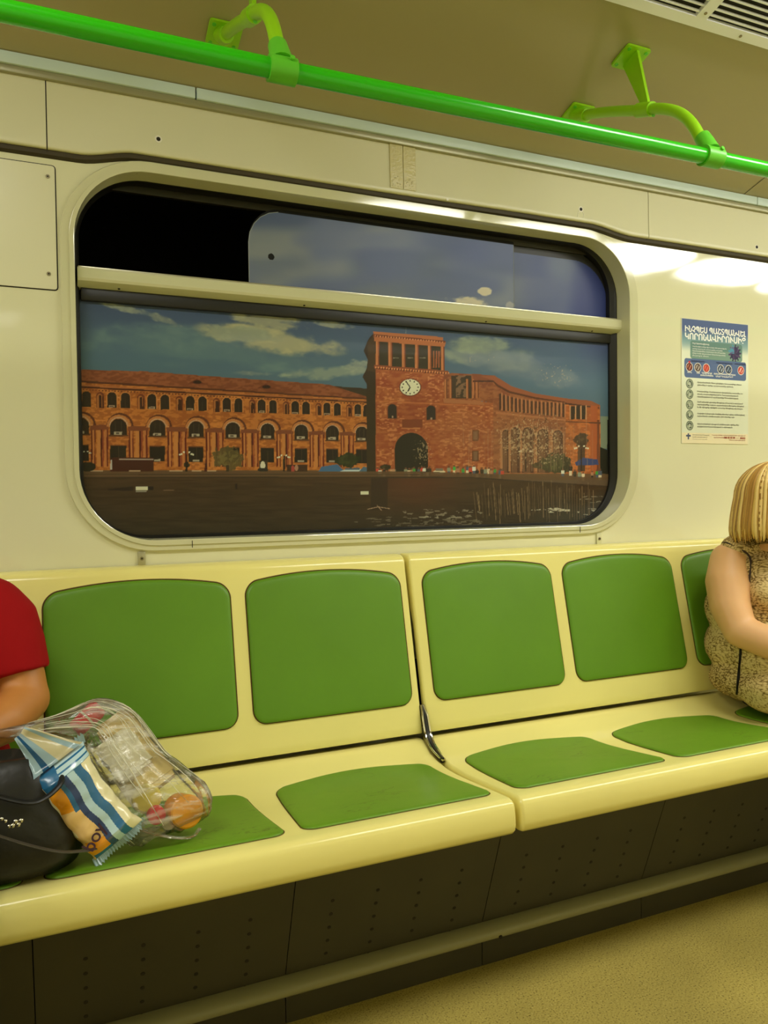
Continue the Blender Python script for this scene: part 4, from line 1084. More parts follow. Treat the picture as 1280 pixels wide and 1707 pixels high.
# ------------------------------------------------------------------ handrail and brackets
RY, RZ = -0.65, 1.806
hr = empty('handrail', (0.9, RY, RZ), label='long bright green overhead handrail running the length of the bench', cat='handrail')
bm = bmesh.new(); tube(bm, [(-3.5, RY, RZ - .004), (0.4, RY, RZ - .005), (1.3, RY, RZ + .004), (4.5, RY, RZ + .006)], 0.0162, 28); finish(bm, 'rail_tube', M_rail, hr)
def plate(bm, x, yc, s=.036, sy=.034):
    n = Vector((0, -.287, -.958)); tdir = Vector((0, -.958, .287))
    c = Vector((x, yc, czl(yc) - .0015)); pts = rrect(-s, s, -sy, sy, .006, 3)
    loft(bm, [[c + Vector((a_, 0, 0)) + tdir * b_ for a_, b_ in pts], [c + Vector((a_, 0, 0)) + tdir * b_ + n * .006 for a_, b_ in pts]])
    return c, n, tdir
def bracket(x, label, rz):
    t = empty('rail_bracket', (x, -.45, 2.0), label=label, cat='bracket', group='brackets holding the overhead handrail')
    p1, p2 = x + .004, x + .022
    bm = bmesh.new(); c, n, td = plate(bm, p1, -.190); finish(bm, 'mounting_plate', M_brack, t, angle=.5)
    for sx in (-1, 1):
        for sy in (-1, 1):
            bm = bmesh.new(); disc(bm, c + n * .006 + Vector((sx * .026, 0, 0)) + td * (sy * .024), n, .0045, 8, depth=.002); finish(bm, 'screw', M_clamp, t)
    bm = bmesh.new(); c2, n, td = plate(bm, p2, -.378); finish(bm, 'mounting_plate', M_brack, t, angle=.5)
    for sx in (-1, 1):
        for sy in (-1, 1):
            bm = bmesh.new(); disc(bm, c2 + n * .006 + Vector((sx * .026, 0, 0)) + td * (sy * .024), n, .0045, 8, depth=.002); finish(bm, 'screw', M_clamp, t)
    # arm
    arm = [(x, -.205, 2.094), (x, -.25, 2.082), (x, -.33, 2.052), (x, -.42, 2.014), (x, -.47, 1.995), (x, -.515, 1.974), (x, -.553, 1.950), (x, -.583, 1.922), (x, -.606, 1.890), (x, -.624, 1.856), (x, -.638, 1.832)]
    bm = bmesh.new(); tube(bm, curve_pts(arm, 60), .0125, 18); finish(bm, 'arm_tube', M_brack, t)
    bm = bmesh.new(); tube(bm, [(x, -.190, czl(-.19) - .003), (x, -.200, 2.102), (x, -.214, 2.0925), (x, -.234, 2.085)], [.020, .0185, .0175, .0165], 18)
    finish(bm, 'arm_socket', M_brack, t, angle=.6)
    # flat tapering strut from second plate down to the joint
    bm = bmesh.new()
    top = c2 + n * .005; bot = Vector((x + .002, -.455, 2.006))
    w0, w1, th = .026, .010, .004
    loft(bm, [[top + Vector((-th, 0, 0)) + td * -w0, top + Vector((th, 0, 0)) + td * -w0, top + Vector((th, 0, 0)) + td * w0, top + Vector((-th, 0, 0)) + td * w0],
              [bot + Vector((-th, w1, 0)), bot + Vector((th, w1, 0)), bot + Vector((th, -w1, 0)), bot + Vector((-th, -w1, 0))]])
    finish(bm, 'strut', M_brack, t, smooth=False)
    bm = bmesh.new(); tube(bm, [(x, -.428, 2.0105), (x, -.475, 1.9925)], .0165, 20)
    finish(bm, 'joint_collar', M_brack, t, angle=.6)
    bm = bmesh.new(); tube(bm, [(x, -.478, 1.977), (x, -.4805, 1.9755)], .004, 8); finish(bm, 'set_screw', M_clamp, t)
    # clamp round the rail
    bm = bmesh.new(); tube(bm, [(x - .023, RY, rz), (x + .023, RY, rz)], .0215, 26); finish(bm, 'rail_clamp', M_clamp, t, angle=.6)
    bm = bmesh.new(); tube(bm, [(x, -.647, rz + .012), (x, -.637, rz + .035), (x, -.626, rz + .052)], [.0215, .0175, .0165], 20); finish(bm, 'clamp_socket', M_clamp, t, angle=.6)
    bm = bmesh.new(); disc(bm, (x + .012, RY - .0195, rz + .012), (0, -1, .4), .0045, 8, depth=.003); finish(bm, 'screw', M_clamp, t)
bracket(0.367, 'lime green two-plate bracket of the handrail, above the window vent', 1.801)
bracket(1.316, 'lime green two-plate bracket of the handrail, beside the ceiling air grille', 1.811)

# ------------------------------------------------------------------ ceiling grille and lamps
SL = Vector((0, -.958, .287)); NL = Vector((0, -.287, -.958))
def cp(x, y, h): 
    b = Vector((x, y, czl(y))); return b + NL * h
M_grille = mat('white_grille_enamel', rgb(246, 246, 244), 0.3)
def lbox(bm, xa, xb, ya, yb, h0, h1):
    loft(bm, [[cp(xa, ya, h0), cp(xb, ya, h0), cp(xb, yb, h0), cp(xa, yb, h0)], [cp(xa, ya, h1), cp(xb, ya, h1), cp(xb, yb, h1), cp(xa, yb, h1)]])
g = empty('air_grille', (1.45, -.66, 2.25), label='white slatted ventilation grille on the ceiling at upper right corner', cat='vent')
bm = bmesh.new()
lbox(bm, 0.93, 2.60, -.495, -.519, .001, .012); lbox(bm, 0.93, 2.60, -.84, -.862, .001, .012); lbox(bm, 0.93, .955, -.519, -.84, .001, .012); lbox(bm, 2.575, 2.60, -.519, -.84, .001, .012)
for x in (1.405, 2.0): lbox(bm, x, x + .032, -.519, -.84, .001, .012)
finish(bm, 'grille_frame', M_grille, g, smooth=False)
bm = bmesh.new(); lbox(bm, .94, 2.59, -.515, -.845, .0005, .002); finish(bm, 'grille_back', M_gap, g, smooth=False)
for k in range(21):
    y = -.5275 - k * .0148; bm = bmesh.new(); lbox(bm, .955, 2.575, y, y - .0035, .004, .0095); finish(bm, 'slat', M_grille, g, smooth=False)
for x, y in ((1.421, -.532), (1.56, -.5065), (2.016, -.532)):
    bm = bmesh.new(); disc(bm, cp(x, y, .012), NL, .0038, 10, depth=.0015); finish(bm, 'screw', M_screw, g)

def lamp_mat(lit):
    m = bpy.data.materials.new('lamp_diffuser_lit' if lit else 'lamp_diffuser_off'); m.use_nodes = True; b = m.node_tree.nodes['Principled BSDF']
    b.inputs['Base Color'].default_value = (.8, .8, .72, 1); b.inputs['Roughness'].default_value = .4
    if lit: b.inputs['Emission Color'].default_value = (*LAMP_COLOR, 1); b.inputs['Emission Strength'].default_value = LAMP_STRENGTH
    return m
ML, MD = lamp_mat(True), lamp_mat(False)
for i, x in enumerate(sorted(LIT_LAMPS + DARK_LAMPS)):
    lit = x in LIT_LAMPS
    t = empty('ceiling_lamp', (x, LAMP_Y, LAMP_Z), label=('lit' if lit else 'unlit') + ' oval lamp in the row along the middle of the ceiling', cat='lamp', group=('lit' if lit else 'unlit') + ' lamps along the ceiling')
    bm = bmesh.new(); o_ = rrect(x - .322, x + .322, LAMP_Y - .245, LAMP_Y + .245, .215, 9); i_ = rrect(x - .308, x + .308, LAMP_Y - .225, LAMP_Y + .225, .205, 9)
    loft(bm, [[Vector((a_, b_, 2.33)) for a_, b_ in o_], [Vector((a_, b_, 2.305)) for a_, b_ in o_], [Vector((a_, b_, 2.303)) for a_, b_ in i_]], cap=False); finish(bm, 'lamp_frame', M_grille, t, angle=.4)
    bm = bmesh.new(); j_ = rrect(x - .295, x + .295, LAMP_Y - .205, LAMP_Y + .205, .190, 9)
    loft(bm, [[Vector((a_, b_, 2.304)) for a_, b_ in i_], [Vector((a_, b_, 2.292)) for a_, b_ in j_]]); finish(bm, 'diffuser', ML if lit else MD, t, angle=0)
# ------------------------------------------------------------------ people
def solidify_union(bm, name, m, parent, voxel=0.006, smooth=6, disp=None):
    """join overlapping closed shapes to one continuous skin"""
    me = bpy.data.meshes.new('tmp'); bmesh.ops.recalc_face_normals(bm, faces=bm.faces); bm.to_mesh(me); bm.free()
    o = bpy.data.objects.new('tmp', me); COL.objects.link(o)
    r = o.modifiers.new('r', 'REMESH'); r.mode = 'VOXEL'; r.voxel_size = voxel
    s = o.modifiers.new('s', 'SMOOTH'); s.iterations = smooth; s.factor = 0.6
    dg = bpy.context.evaluated_depsgraph_get(); me2 = bpy.data.meshes.new_from_object(o.evaluated_get(dg))
    bpy.data.objects.remove(o)
    if disp:
        me2.calc_normals_split() if hasattr(me2, 'calc_normals_split') else None
        nr = [v.normal.copy() for v in me2.vertices]
        for v, n in zip(me2.vertices, nr): v.co += n * disp(v.co)
    me2.shade_smooth(); me2.name = name; me2.materials.clear(); me2.materials.append(m)
    off = Vector((0, 0, 0)); p = parent
    while p is not None: off += Vector(p.location); p = p.parent
    me2.transform(Matrix.Translation(-off))
    r_ = bpy.data.objects.new(name, me2); COL.objects.link(r_); r_.parent = parent
    return r_
def limb(bm, pts, rads, n=16):
    pts = [Vector(p) for p in pts]
    tube(bm, pts, rads, n); sphere(bm, pts[0], rads[0] * .999, 16, 10); sphere(bm, pts[-1], rads[-1] * .999, 16, 10)
    for p, r in zip(pts[1:-1], rads[1:-1]): sphere(bm, p, r * .99, 16, 10)
def ellip(bm, c, s, rot=None): sphere(bm, c, 1.0, 24, 16, s, rot)
def head(bm, c, yaw=0.0, pitch=0.0, s=1.0):
    R_ = Matrix.Rotation(yaw, 3, 'Z') @ Matrix.Rotation(pitch, 3, 'X')
    def q(x, y, z): return Vector(c) + R_ @ (Vector((x, y, z)) * s)
    def e(x, y, z, a, b, d): sphere(bm, q(x, y, z), 1.0, 20, 14, (a * s, b * s, d * s), R_)
    e(0, .012, .025, .074, .092, .085); e(0, -.02, -.02, .062, .072, .085); e(0, -.045, -.072, .036, .036, .032)  # skull, face, chin
    e(0, -.088, -.012, .011, .016, .024); e(0, -.098, -.026, .015, .014, .011)                                     # nose
    e(0, -.080, -.053, .022, .010, .006); e(0, -.078, -.061, .018, .010, .007)                                     # lips
    e(.030, -.070, .026, .020, .012, .007); e(-.030, -.070, .026, .020, .012, .007)                                # brows
    e(.040, -.058, -.018, .020, .018, .018); e(-.040, -.058, -.018, .020, .018, .018)                              # cheeks
    e(.075, .010, -.006, .008, .016, .028); e(-.075, .010, -.006, .008, .016, .028)                                # ears
    return q, R_
def eyes(q, R_, parent, s=1.0):
    for sx in (-1, 1):
        bm = bmesh.new(); sphere(bm, q(sx * .029, -.0735, .010), .0095 * s, 14, 10, (1.25, .7, .55), R_)
        sphere(bm, q(sx * .029, -.0795, .009), .0040 * s, 10, 8, (1, .5, 1), R_, mi=1)
        finish(bm, 'eye', [mat('eye_white', rgb(225, 220, 205), .2), mat('eye_iris', rgb(50, 40, 25), .2)], parent)
def hand(bm, wrist, direc, palm_n, side=1, s=1.0, curl=.5):
    """palm with five bent fingers; direc points along the fingers, palm_n out of the palm"""
    w_ = Vector(wrist); d = Vector(direc).normalized(); n = Vector(palm_n); n = (n - d * n.dot(d)).normalized(); t = d.cross(n).normalized() * side
    sphere(bm, w_ + d * .045 * s, 1, 16, 12, (.048 * s, .040 * s, .015 * s), Matrix((d, t, n)).transposed())
    sphere(bm, w_ + d * .02 * s, 1, 14, 10, (.03 * s, .028 * s, .018 * s), Matrix((d, t, n)).transposed())
    for k, (off, L) in enumerate(((.030, .066), (.010, .075), (-.010, .070), (-.029, .054))):
        b = w_ + d * .078 * s + t * off * s; a1 = curl * .6; a2 = curl * 1.3; a3 = curl * 1.8
        pts = [b]
        for f, a_ in ((.45, a1), (.31, a2), (.24, a3)): pts.append(pts[-1] + (d * math.cos(a_) + n * math.sin(a_)) * (L * f * s))
        tube(bm, pts, [.0092 * s, .0086 * s, .0078 * s, .0066 * s], 10)
        for p, r in zip(pts, (.0092, .0086, .0078, .0066)): sphere(bm, p, r * s, 10, 8)
    b = w_ + d * .025 * s + t * .030 * s
    pts = [b, b + (d * .6 + t * .75 + n * .2).normalized() * .032 * s]; pts.append(pts[-1] + (d * .85 + t * .3 + n * .35).normalized() * .026 * s)
    tube(bm, pts, [.0125 * s, .0100 * s, .0078 * s], 10)
    for p, r in zip(pts, (.0125, .0100, .0078)): sphere(bm, p, r * s, 10, 8)

M_skinw = mat('pale_skin', rgb(220, 170, 116), .5, sss=.15, bump=[(300, .08, .0005)], vary=(8, .04, 3))
M_skinm = mat('tanned_skin', rgb(188, 124, 60), .5, sss=.12, bump=[(300, .08, .0005)], vary=(8, .05, 3))
M_red = mat('red_cotton', rgb(152, 8, 13), .85, bump=[(700, .2, .0006)], spec=.2)
M_jean = mat('dark_trousers', rgb(22, 20, 24), .8)
M_shoe = mat('shoe_leather', rgb(30, 26, 24), .4)
def blouse_mat():
    m = mat('snakeskin_print_cloth', rgb(186, 158, 100), .75, spec=.2, bump=[(40, .25, .004)])
    nt = m.node_tree; b = nt.nodes['Principled BSDF']; tc = nt.nodes.new('ShaderNodeTexCoord')
    mp = nt.nodes.new('ShaderNodeMapping'); mp.inputs['Scale'].default_value = (120, 120, 260)
    dn = nt.nodes.new('ShaderNodeTexNoise'); dn.inputs['Scale'].default_value = 11
    ad = nt.nodes.new('ShaderNodeVectorMath'); ad.operation = 'MULTIPLY_ADD'
    nt.links.new(tc.outputs['Object'], dn.inputs['Vector']); nt.links.new(dn.outputs['Color'], ad.inputs[0]); ad.inputs[1].default_value = (.06, .06, .05)
    nt.links.new(tc.outputs['Object'], ad.inputs[2]); nt.links.new(ad.outputs[0], mp.inputs['Vector'])
    v = nt.nodes.new('ShaderNodeTexVoronoi'); v.feature = 'F1'; v.inputs['Scale'].default_value = 1.0; v.inputs['Randomness'].default_value = .75
    nt.links.new(mp.outputs['Vector'], v.inputs['Vector'])
    big = nt.nodes.new('ShaderNodeTexNoise'); big.inputs['Scale'].default_value = 13; big.inputs['Detail'].default_value = 3
    nt.links.new(tc.outputs['Object'], big.inputs['Vector'])
    sm = nt.nodes.new('ShaderNodeMath'); sm.operation = 'MULTIPLY_ADD'; sm.inputs[1].default_value = .7; nt.links.new(big.outputs['Fac'], sm.inputs[0]); nt.links.new(v.outputs['Distance'], sm.inputs[2])
    r = nt.nodes.new('ShaderNodeValToRGB'); e = r.color_ramp.elements
    e[0].position = .60; e[0].color = rgb(214, 188, 130); e[1].position = .95; e[1].color = rgb(112, 88, 44); k = e.new(.78); k.color = rgb(184, 156, 98)
    sc_ = nt.nodes.new('ShaderNodeMath'); sc_.operation = 'MULTIPLY'; sc_.inputs[1].default_value = .88
    nt.links.new(sm.outputs[0], sc_.inputs[0]); nt.links.new(sc_.outputs[0], r.inputs['Fac']); nt.links.new(r.outputs['Color'], b.inputs['Base Color'])
    return m
M_blouse = blouse_mat()
def hair_mat(name, c1, c2, c3):
    m = mat(name, c2, .38, spec=.5); nt = m.node_tree; b = nt.nodes['Principled BSDF']; tc = nt.nodes.new('ShaderNodeTexCoord')
    mp = nt.nodes.new('ShaderNodeMapping'); mp.inputs['Scale'].default_value = (150, 150, 9)
    n = nt.nodes.new('ShaderNodeTexNoise'); n.inputs['Scale'].default_value = 1.0; n.inputs['Detail'].default_value = 4
    nt.links.new(tc.outputs['Object'], mp.inputs['Vector']); nt.links.new(mp.outputs['Vector'], n.inputs['Vector'])
    r = nt.nodes.new('ShaderNodeValToRGB'); e = r.color_ramp.elements; e[0].position = .34; e[0].color = c1; e[1].position = .66; e[1].color = c3; k = e.new(.5); k.color = c2
    nt.links.new(n.outputs['Fac'], r.inputs['Fac']); nt.links.new(r.outputs['Color'], b.inputs['Base Color'])
    bp = nt.nodes.new('ShaderNodeBump'); bp.inputs['Strength'].default_value = .5; bp.inputs['Distance'].default_value = .002
    nt.links.new(n.outputs['Fac'], bp.inputs['Height']); nt.links.new(bp.outputs['Normal'], b.inputs['Normal'])
    return m
M_blondes = [mat('blonde_hair_%s' % n_, c_, .36, spec=.5, bump=[(500, .25, .0008)]) for n_, c_ in (('honey', rgb(198, 150, 66)), ('dark', rgb(166, 120, 48)), ('light', rgb(226, 186, 98)), ('mid', rgb(180, 132, 54)), ('pale', rgb(238, 204, 124)))]

def build_woman():
    t = empty('person', (1.98, -.27, .47), label='seated woman with blonde bob in sleeveless snakeskin-print blouse at right edge', cat='person')
    hc_ = Vector((1.905, -.335, 1.050)); dx = .0
    bm = bmesh.new()
    # torso and hips
    ellip(bm, (1.965, -.27, .55), (.175, .135, .095)); ellip(bm, (1.96, -.235, .66), (.155, .125, .12)); ellip(bm, (1.95, -.225, .79), (.155, .105, .13)); ellip(bm, (1.945, -.235, .88), (.150, .075, .06))
    ellip(bm, (1.885, -.32, .80), (.06, .05, .055)); ellip(bm, (2.015, -.32, .80), (.06, .05, .055))
    limb(bm, [(1.935, -.235, .90), (1.925, -.265, .95), (1.91, -.305, 1.0)], [.062, .052, .050])
    q, R_ = head(bm, hc_, .12, .12, 1.0)
    # right arm (towards the window's far side of the frame), elbow bent, forearm in lap
    limb(bm, [(1.820, -.235, .888), (1.792, -.255, .83), (1.772, -.285, .76), (1.765, -.325, .70)], [.052, .060, .056, .046])
    limb(bm, [(1.765, -.325, .70), (1.80, -.40, .672), (1.86, -.47, .650), (1.90, -.505, .640)], [.047, .045, .034, .027])
    hand(bm, (1.90, -.505, .640), (.75, -.5, -.25), (0, 0, -1), -1, .95, .45)
    limb(bm, [(2.075, -.235, .888), (2.11, -.26, .82), (2.13, -.30, .745), (2.12, -.335, .70)], [.052, .057, .052, .044])
    limb(bm, [(2.12, -.335, .70), (2.10, -.42, .672), (2.05, -.50, .65), (2.03, -.53, .64)], [.045, .043, .033, .027])
    hand(bm, (2.03, -.53, .64), (-.7, -.5, -.25), (0, 0, -1), 1, .95, .45)
    # legs
    for sx in (-1, 1):
        x = 1.975 + sx * .09
        limb(bm, [(x, -.30, .545), (x + sx * .01, -.50, .548), (x + sx * .005, -.70, .52)], [.088, .078, .058])
        limb(bm, [(x + sx * .005, -.70, .52), (x, -.71, .36), (x, -.69, .20), (x, -.68, .09)], [.056, .056, .044, .034])
        limb(bm, [(x, -.67, .05), (x + sx * .01, -.74, .04), (x + sx * .015, -.83, .028)], [.034, .034, .026])
    body = solidify_union(bm, 'body', M_skinw, t, .0055, 8)
    eyes(q, R_, t)
    # blouse: follows the torso, open armholes, hangs over the hips
    bm = bmesh.new()
    ellip(bm, (1.965, -.275, .545), (.205, .165, .088)); ellip(bm, (1.962, -.245, .63), (.192, .155, .12)); ellip(bm, (1.955, -.235, .74), (.178, .138, .13)); ellip(bm, (1.948, -.235, .85), (.160, .108, .085))
    ellip(bm, (1.945, -.24, .900), (.118, .070, .040)); ellip(bm, (1.885, -.325, .80), (.072, .062, .066)); ellip(bm, (2.015, -.325, .80), (.072, .062, .066))
    limb(bm, [(1.832, -.243, .918), (1.90, -.25, .938)], [.040, .044]); limb(bm, [(2.062, -.24, .918), (1.98, -.25, .938)], [.040, .044])
    ellip(bm, (1.965, -.41, .560), (.190, .11, .080)); ellip(bm, (1.86, -.37, .535), (.105, .115, .072)); ellip(bm, (1.87, -.33, .62), (.10, .10, .10))
    def folds(p):
        return .0045 * mnoise.noise(Vector((p.x * 22, p.y * 22, p.z * 6))) + .003 * mnoise.noise(Vector((p.x * 9 + 4, p.y * 9, p.z * 30)))
    bl = solidify_union(bm, 'blouse', M_blouse, t, .006, 5, folds)
    # collar
    bm = bmesh.new()
    for sx in (-1, 1):
        pts = [Vector((1.925 + sx * .060 * math.sin(a_), -.262 - .070 * -math.cos(a_) * -1, .958 + .010 * math.cos(a_))) for a_ in np.linspace(.1, PI * .92, 12)]
        r1 = []; r2 = []
        for i, p in enumerate(pts):
            o_ = (p - Vector((1.925, -.262, p.z))).normalized(); r1.append(p + Vector((0, 0, .012))); r2.append(p + o_ * .030 + Vector((0, 0, -.018 - .002 * i)))
        loft(bm, [r1, r2], cap=False, closed=False)
    bmesh.ops.solidify(bm, geom=bm.faces[:], thickness=.003)
    finish(bm, 'collar', M_blouse, t, angle=0)
    # dark piping round the armhole and black ribbon down the side
    off = Vector(t.location); ring = []
    for k in range(48):
        a_ = 2 * PI * k / 48; y_ = -.238 + .066 * math.cos(a_); z_ = .838 + .105 * math.sin(a_)
        ok, hit, nrm, _ = bl.ray_cast(Vector((1.5, y_, z_)) - off, Vector((1, 0, 0)))
        if ok: ring.append(hit + off + nrm * .001)
    for _ in range(4): ring = [(ring[k - 1] + ring[k] * 2 + ring[(k + 1) % len(ring)]) / 4 for k in range(len(ring))]
    bm = bmesh.new(); tube(bm, ring + ring[:1], .0030, 8, cap=False); finish(bm, 'armhole_piping', mat('dark_brown_piping', rgb(52, 34, 18), .7), t)
    bm = bmesh.new(); ctr = curve_pts([at(1236, 1070, -.392), at(1234, 1100, -.405), at(1231, 1130, -.415), at(1229, 1158, -.42)], 16)
    A_ = []; B_ = []
    dv = (ctr[0] - Vector(CAM)).normalized(); cc = []
    for p in ctr:
        dv = (p - Vector(CAM)).normalized(); ok, hit, nrm, _ = bl.ray_cast(Vector(CAM) - off, dv)
        if ok: cc.append(hit + off - dv * .003)
    ctr = cc
    for p in ctr: A_.append(p + Vector((-.0045, .002, 0))); B_.append(p + Vector((.0045, -.002, 0)))
    loft(bm, [A_, B_], cap=False, closed=False); bmesh.ops.solidify(bm, geom=bm.faces[:], thickness=.003); finish(bm, 'ribbon', mat('black_ribbon', rgb(16, 12, 10), .4), t)
    # trousers
    bm = bmesh.new(); ellip(bm, (1.975, -.29, .535), (.178, .145, .075))
    for sx in (-1, 1):
        x = 1.975 + sx * .09
        limb(bm, [(x, -.30, .548), (x + sx * .01, -.50, .552), (x + sx * .005, -.705, .522)], [.093, .084, .064])
        limb(bm, [(x + sx * .005, -.705, .522), (x, -.715, .36), (x, -.695, .20), (x, -.685, .12)], [.063, .064, .056, .052])
    solidify_union(bm, 'trousers', M_jean, t, .008, 4)
    for sx in (-1, 1):
        x = 1.975 + sx * .09; bm = bmesh.new()
        limb(bm, [(x, -.665, .045), (x + sx * .01, -.74, .042), (x + sx * .015, -.845, .034)], [.042, .041, .033]); solidify_union(bm, 'shoe', M_shoe, t, .006, 3)
    # bob haircut: cap plus overlapping locks
    bm = bmesh.new(); locks = []; C0 = hc_ + Vector((0, .012, .025))
    crown = hc_ + Vector((.006, .0, .112))
    Ry = Matrix.Rotation(.12, 3, 'Z')
    def hp(az, tt, out=0.0):
        """point of the hair surface: az round the head (0 = face side, pi = nape), tt from crown (0) to the hem (1)"""
        th = tt * 1.62
        ex, ey, ez = .094, .108, .098
        if tt < .55:
            a_ = tt / .55 * (PI / 2); rr = math.sin(a_); zz = math.cos(a_)
            p = Vector((ex * rr * math.sin(az), -ey * rr * math.cos(az), ez * zz))
        else:
            k = (tt - .55) / .45; fl = 1 + .14 * math.sin(k * PI * .62) - .02 * k
            p = Vector((ex * fl * math.sin(az), -ey * fl * math.cos(az), -k * (.128 + .012 * math.cos(az) * -1)))
        p = p * (1 + out); p = Ry @ p
        return C0 + p
    azs = np.linspace(.62, 2 * PI - .62, 104)
    for k, az in enumerate(azs):
        for lay in range(3):
            az_ = az + random.uniform(-.05, .05); o0 = -.045 + .03 * lay + random.uniform(-.012, .012)
            pts = []; hem = 1.0 + random.uniform(-.05, .02) - .04 * (2 - lay)
            for j in range(17):
                tt = .02 + (hem - .02) * j / 16
                sw = .05 * math.sin(tt * 4 + k * .7) * (tt ** 2)
                cv_ = -.07 * max(0, tt - .88) / .12 * .5
                pts.append(hp(az_ + sw * .6, tt, o0 + cv_))
            rad = [.0022 + .0036 * min(1, j / 6.) for j in range(15)] + [.0042, .0014]
            tube(bm, pts, rad, 7, flat=.55, mi=random.choice((0, 0, 1, 2, 2, 3, 3, 4)))
    for k in range(420):      # fine single strands over the locks
        az = random.uniform(.62, 2 * PI - .62); o0 = random.uniform(.0, .035); t0 = random.uniform(.03, .4); t1 = random.uniform(.85, 1.02)
        pts = [hp(az + .02 * math.sin(k + j * .5), t0 + (t1 - t0) * j / 13, o0 - (.06 * max(0, t0 + (t1 - t0) * j / 13 - .88) / .12 * .5)) for j in range(14)]
        tube(bm, pts, [.0004] + [.0011] * 12 + [.0004], 5, mi=random.choice((0, 1, 1, 2, 3, 3, 4)))
    finish(bm, 'hair', M_blondes, t, smooth=True, angle=0)
    bm = bmesh.new(); rg = []
    for j in range(14):
        tt = .01 + .93 * j / 13; rg.append([hp(az, tt, -.15) for az in np.linspace(.75, 2 * PI - .75, 40)])
    loft(bm, rg, cap=False, closed=False); bmesh.ops.solidify(bm, geom=bm.faces[:], thickness=.008)
    finish(bm, 'hair_cap', mat('hair_root', rgb(150, 108, 46), .5), t, angle=0)
build_woman()

def build_man():
    t = empty('person', (-.28, -.27, .47), label='seated person in red short-sleeved T-shirt at the left edge', cat='person')
    bm = bmesh.new()
    ellip(bm, (-.28, -.28, .56), (.16, .13, .10)); ellip(bm, (-.28, -.25, .68), (.15, .115, .13)); ellip(bm, (-.28, -.235, .81), (.165, .105, .13)); ellip(bm, (-.28, -.235, .90), (.15, .075, .05))
    limb(bm, [(-.28, -.235, .93), (-.28, -.25, .99), (-.28, -.265, 1.04)], [.062, .056, .055])
    q, R_ = head(bm, (-.28, -.29, 1.12), 0, .05, 1.0)
    limb(bm, [(-.118, -.236, .876), (-.090, -.245, .83), (-.066, -.26, .77), (-.052, -.285, .713)], [.044, .047, .048, .043])
    limb(bm, [(-.050, -.285, .713), (-.085, -.345, .692), (-.145, -.41, .680), (-.19, -.44, .675)], [.043, .043, .034, .027])
    hand(bm, (-.19, -.44, .675), (-.85, -.35, -.1), (0, 0, -1), 1, 1.0, .6)
    limb(bm, [(-.455, -.235, .893), (-.49, -.25, .83), (-.51, -.27, .77), (-.51, -.30, .713)], [.052, .053, .048, .042])
    limb(bm, [(-.51, -.30, .713), (-.48, -.36, .69), (-.42, -.43, .68), (-.38, -.46, .675)], [.043, .043, .034, .027])
    hand(bm, (-.38, -.46, .675), (.8, -.4, -.15), (0, 0, -1), -1, 1.0, .5)
    for sx in (-1, 1):
        x = -.28 + sx * .09
        limb(bm, [(x, -.32, .55), (x + sx * .01, -.52, .552), (x + sx * .005, -.74, .52)], [.085, .076, .058])
        limb(bm, [(x + sx * .005, -.74, .52), (x, -.75, .36), (x, -.73, .20), (x, -.72, .09)], [.056, .056, .042, .034])
        limb(bm, [(x, -.71, .05), (x + sx * .01, -.78, .04), (x + sx * .015, -.88, .028)], [.034, .034, .026])
    solidify_union(bm, 'body', M_skinm, t, .0055, 8)
    eyes(q, R_, t)
    bm = bmesh.new()
    ellip(bm, (-.28, -.285, .555), (.178, .148, .085)); ellip(bm, (-.28, -.26, .66), (.172, .14, .13)); ellip(bm, (-.28, -.245, .79), (.182, .125, .13)); ellip(bm, (-.28, -.24, .885), (.170, .092, .062)); ellip(bm, (-.28, -.242, .945), (.085, .07, .035))
    ellip(bm, (-.255, -.25, .70), (.178, .135, .17)); ellip(bm, (-.25, -.27, .60), (.172, .14, .12))
    for sx in (1, -1):
        X = lambda v: -.28 + sx * (v + .28)
        # sleeve
        pts = [Vector((X(-.112), -.236, .882)), Vector((X(-.092), -.240, .855)), Vector((X(-.078), -.250, .81)), Vector((X(-.069), -.262, .757))]
        limb(bm, [(X(-.235), -.24, .945), (X(-.17), -.238, .916), (X(-.112), -.236, .882)], [.050, .058, .064])
        limb(bm, pts, [.060, .063, .064, .064]) if False else None
        tube(bm, pts, [.064, .065, .064, .064], 22); sphere(bm, pts[0], .064, 16, 12)
    def folds(p): return .003 * mnoise.noise(Vector((p.x * 14, p.y * 14, p.z * 9))) + .002 * mnoise.noise(Vector((p.x * 30, p.y * 30, p.z * 12)))
    solidify_union(bm, 'shirt', M_red, t, .0055, 4, folds)
    bm = bmesh.new(); ellip(bm, (-.28, -.30, .54), (.168, .14, .075))
    for sx in (-1, 1):
        x = -.28 + sx * .09
        limb(bm, [(x, -.32, .553), (x + sx * .01, -.52, .556), (x + sx * .005, -.745, .522)], [.090, .082, .064])
        limb(bm, [(x + sx * .005, -.745, .522), (x, -.755, .36), (x, -.735, .20), (x, -.725, .12)], [.063, .064, .056, .052])
    solidify_union(bm, 'trousers', mat('navy_trousers', rgb(28, 32, 48), .8), t, .008, 4)
    for sx in (-1, 1):
        x = -.28 + sx * .09; bm = bmesh.new()
        limb(bm, [(x, -.705, .045), (x + sx * .01, -.78, .042), (x + sx * .015, -.89, .034)], [.042, .041, .033]); solidify_union(bm, 'shoe', M_shoe, t, .006, 3)
    bm = bmesh.new(); c = Vector((-.28, -.275, 1.15))
    vs = sphere(bm, c, 1, 28, 18, (.083, .100, .088))
    bmesh.ops.delete(bm, geom=[v for v in bm.verts if v.co.z < c.z - .045 or (v.co.y < c.y - .055 and v.co.z < c.z + .035)], context='VERTS')
    bmesh.ops.solidify(bm, geom=bm.faces[:], thickness=.010)
    finish(bm, 'hair', mat('dark_hair', rgb(40, 28, 18), .6, bump=[(200, .6, .003)]), t, angle=0)
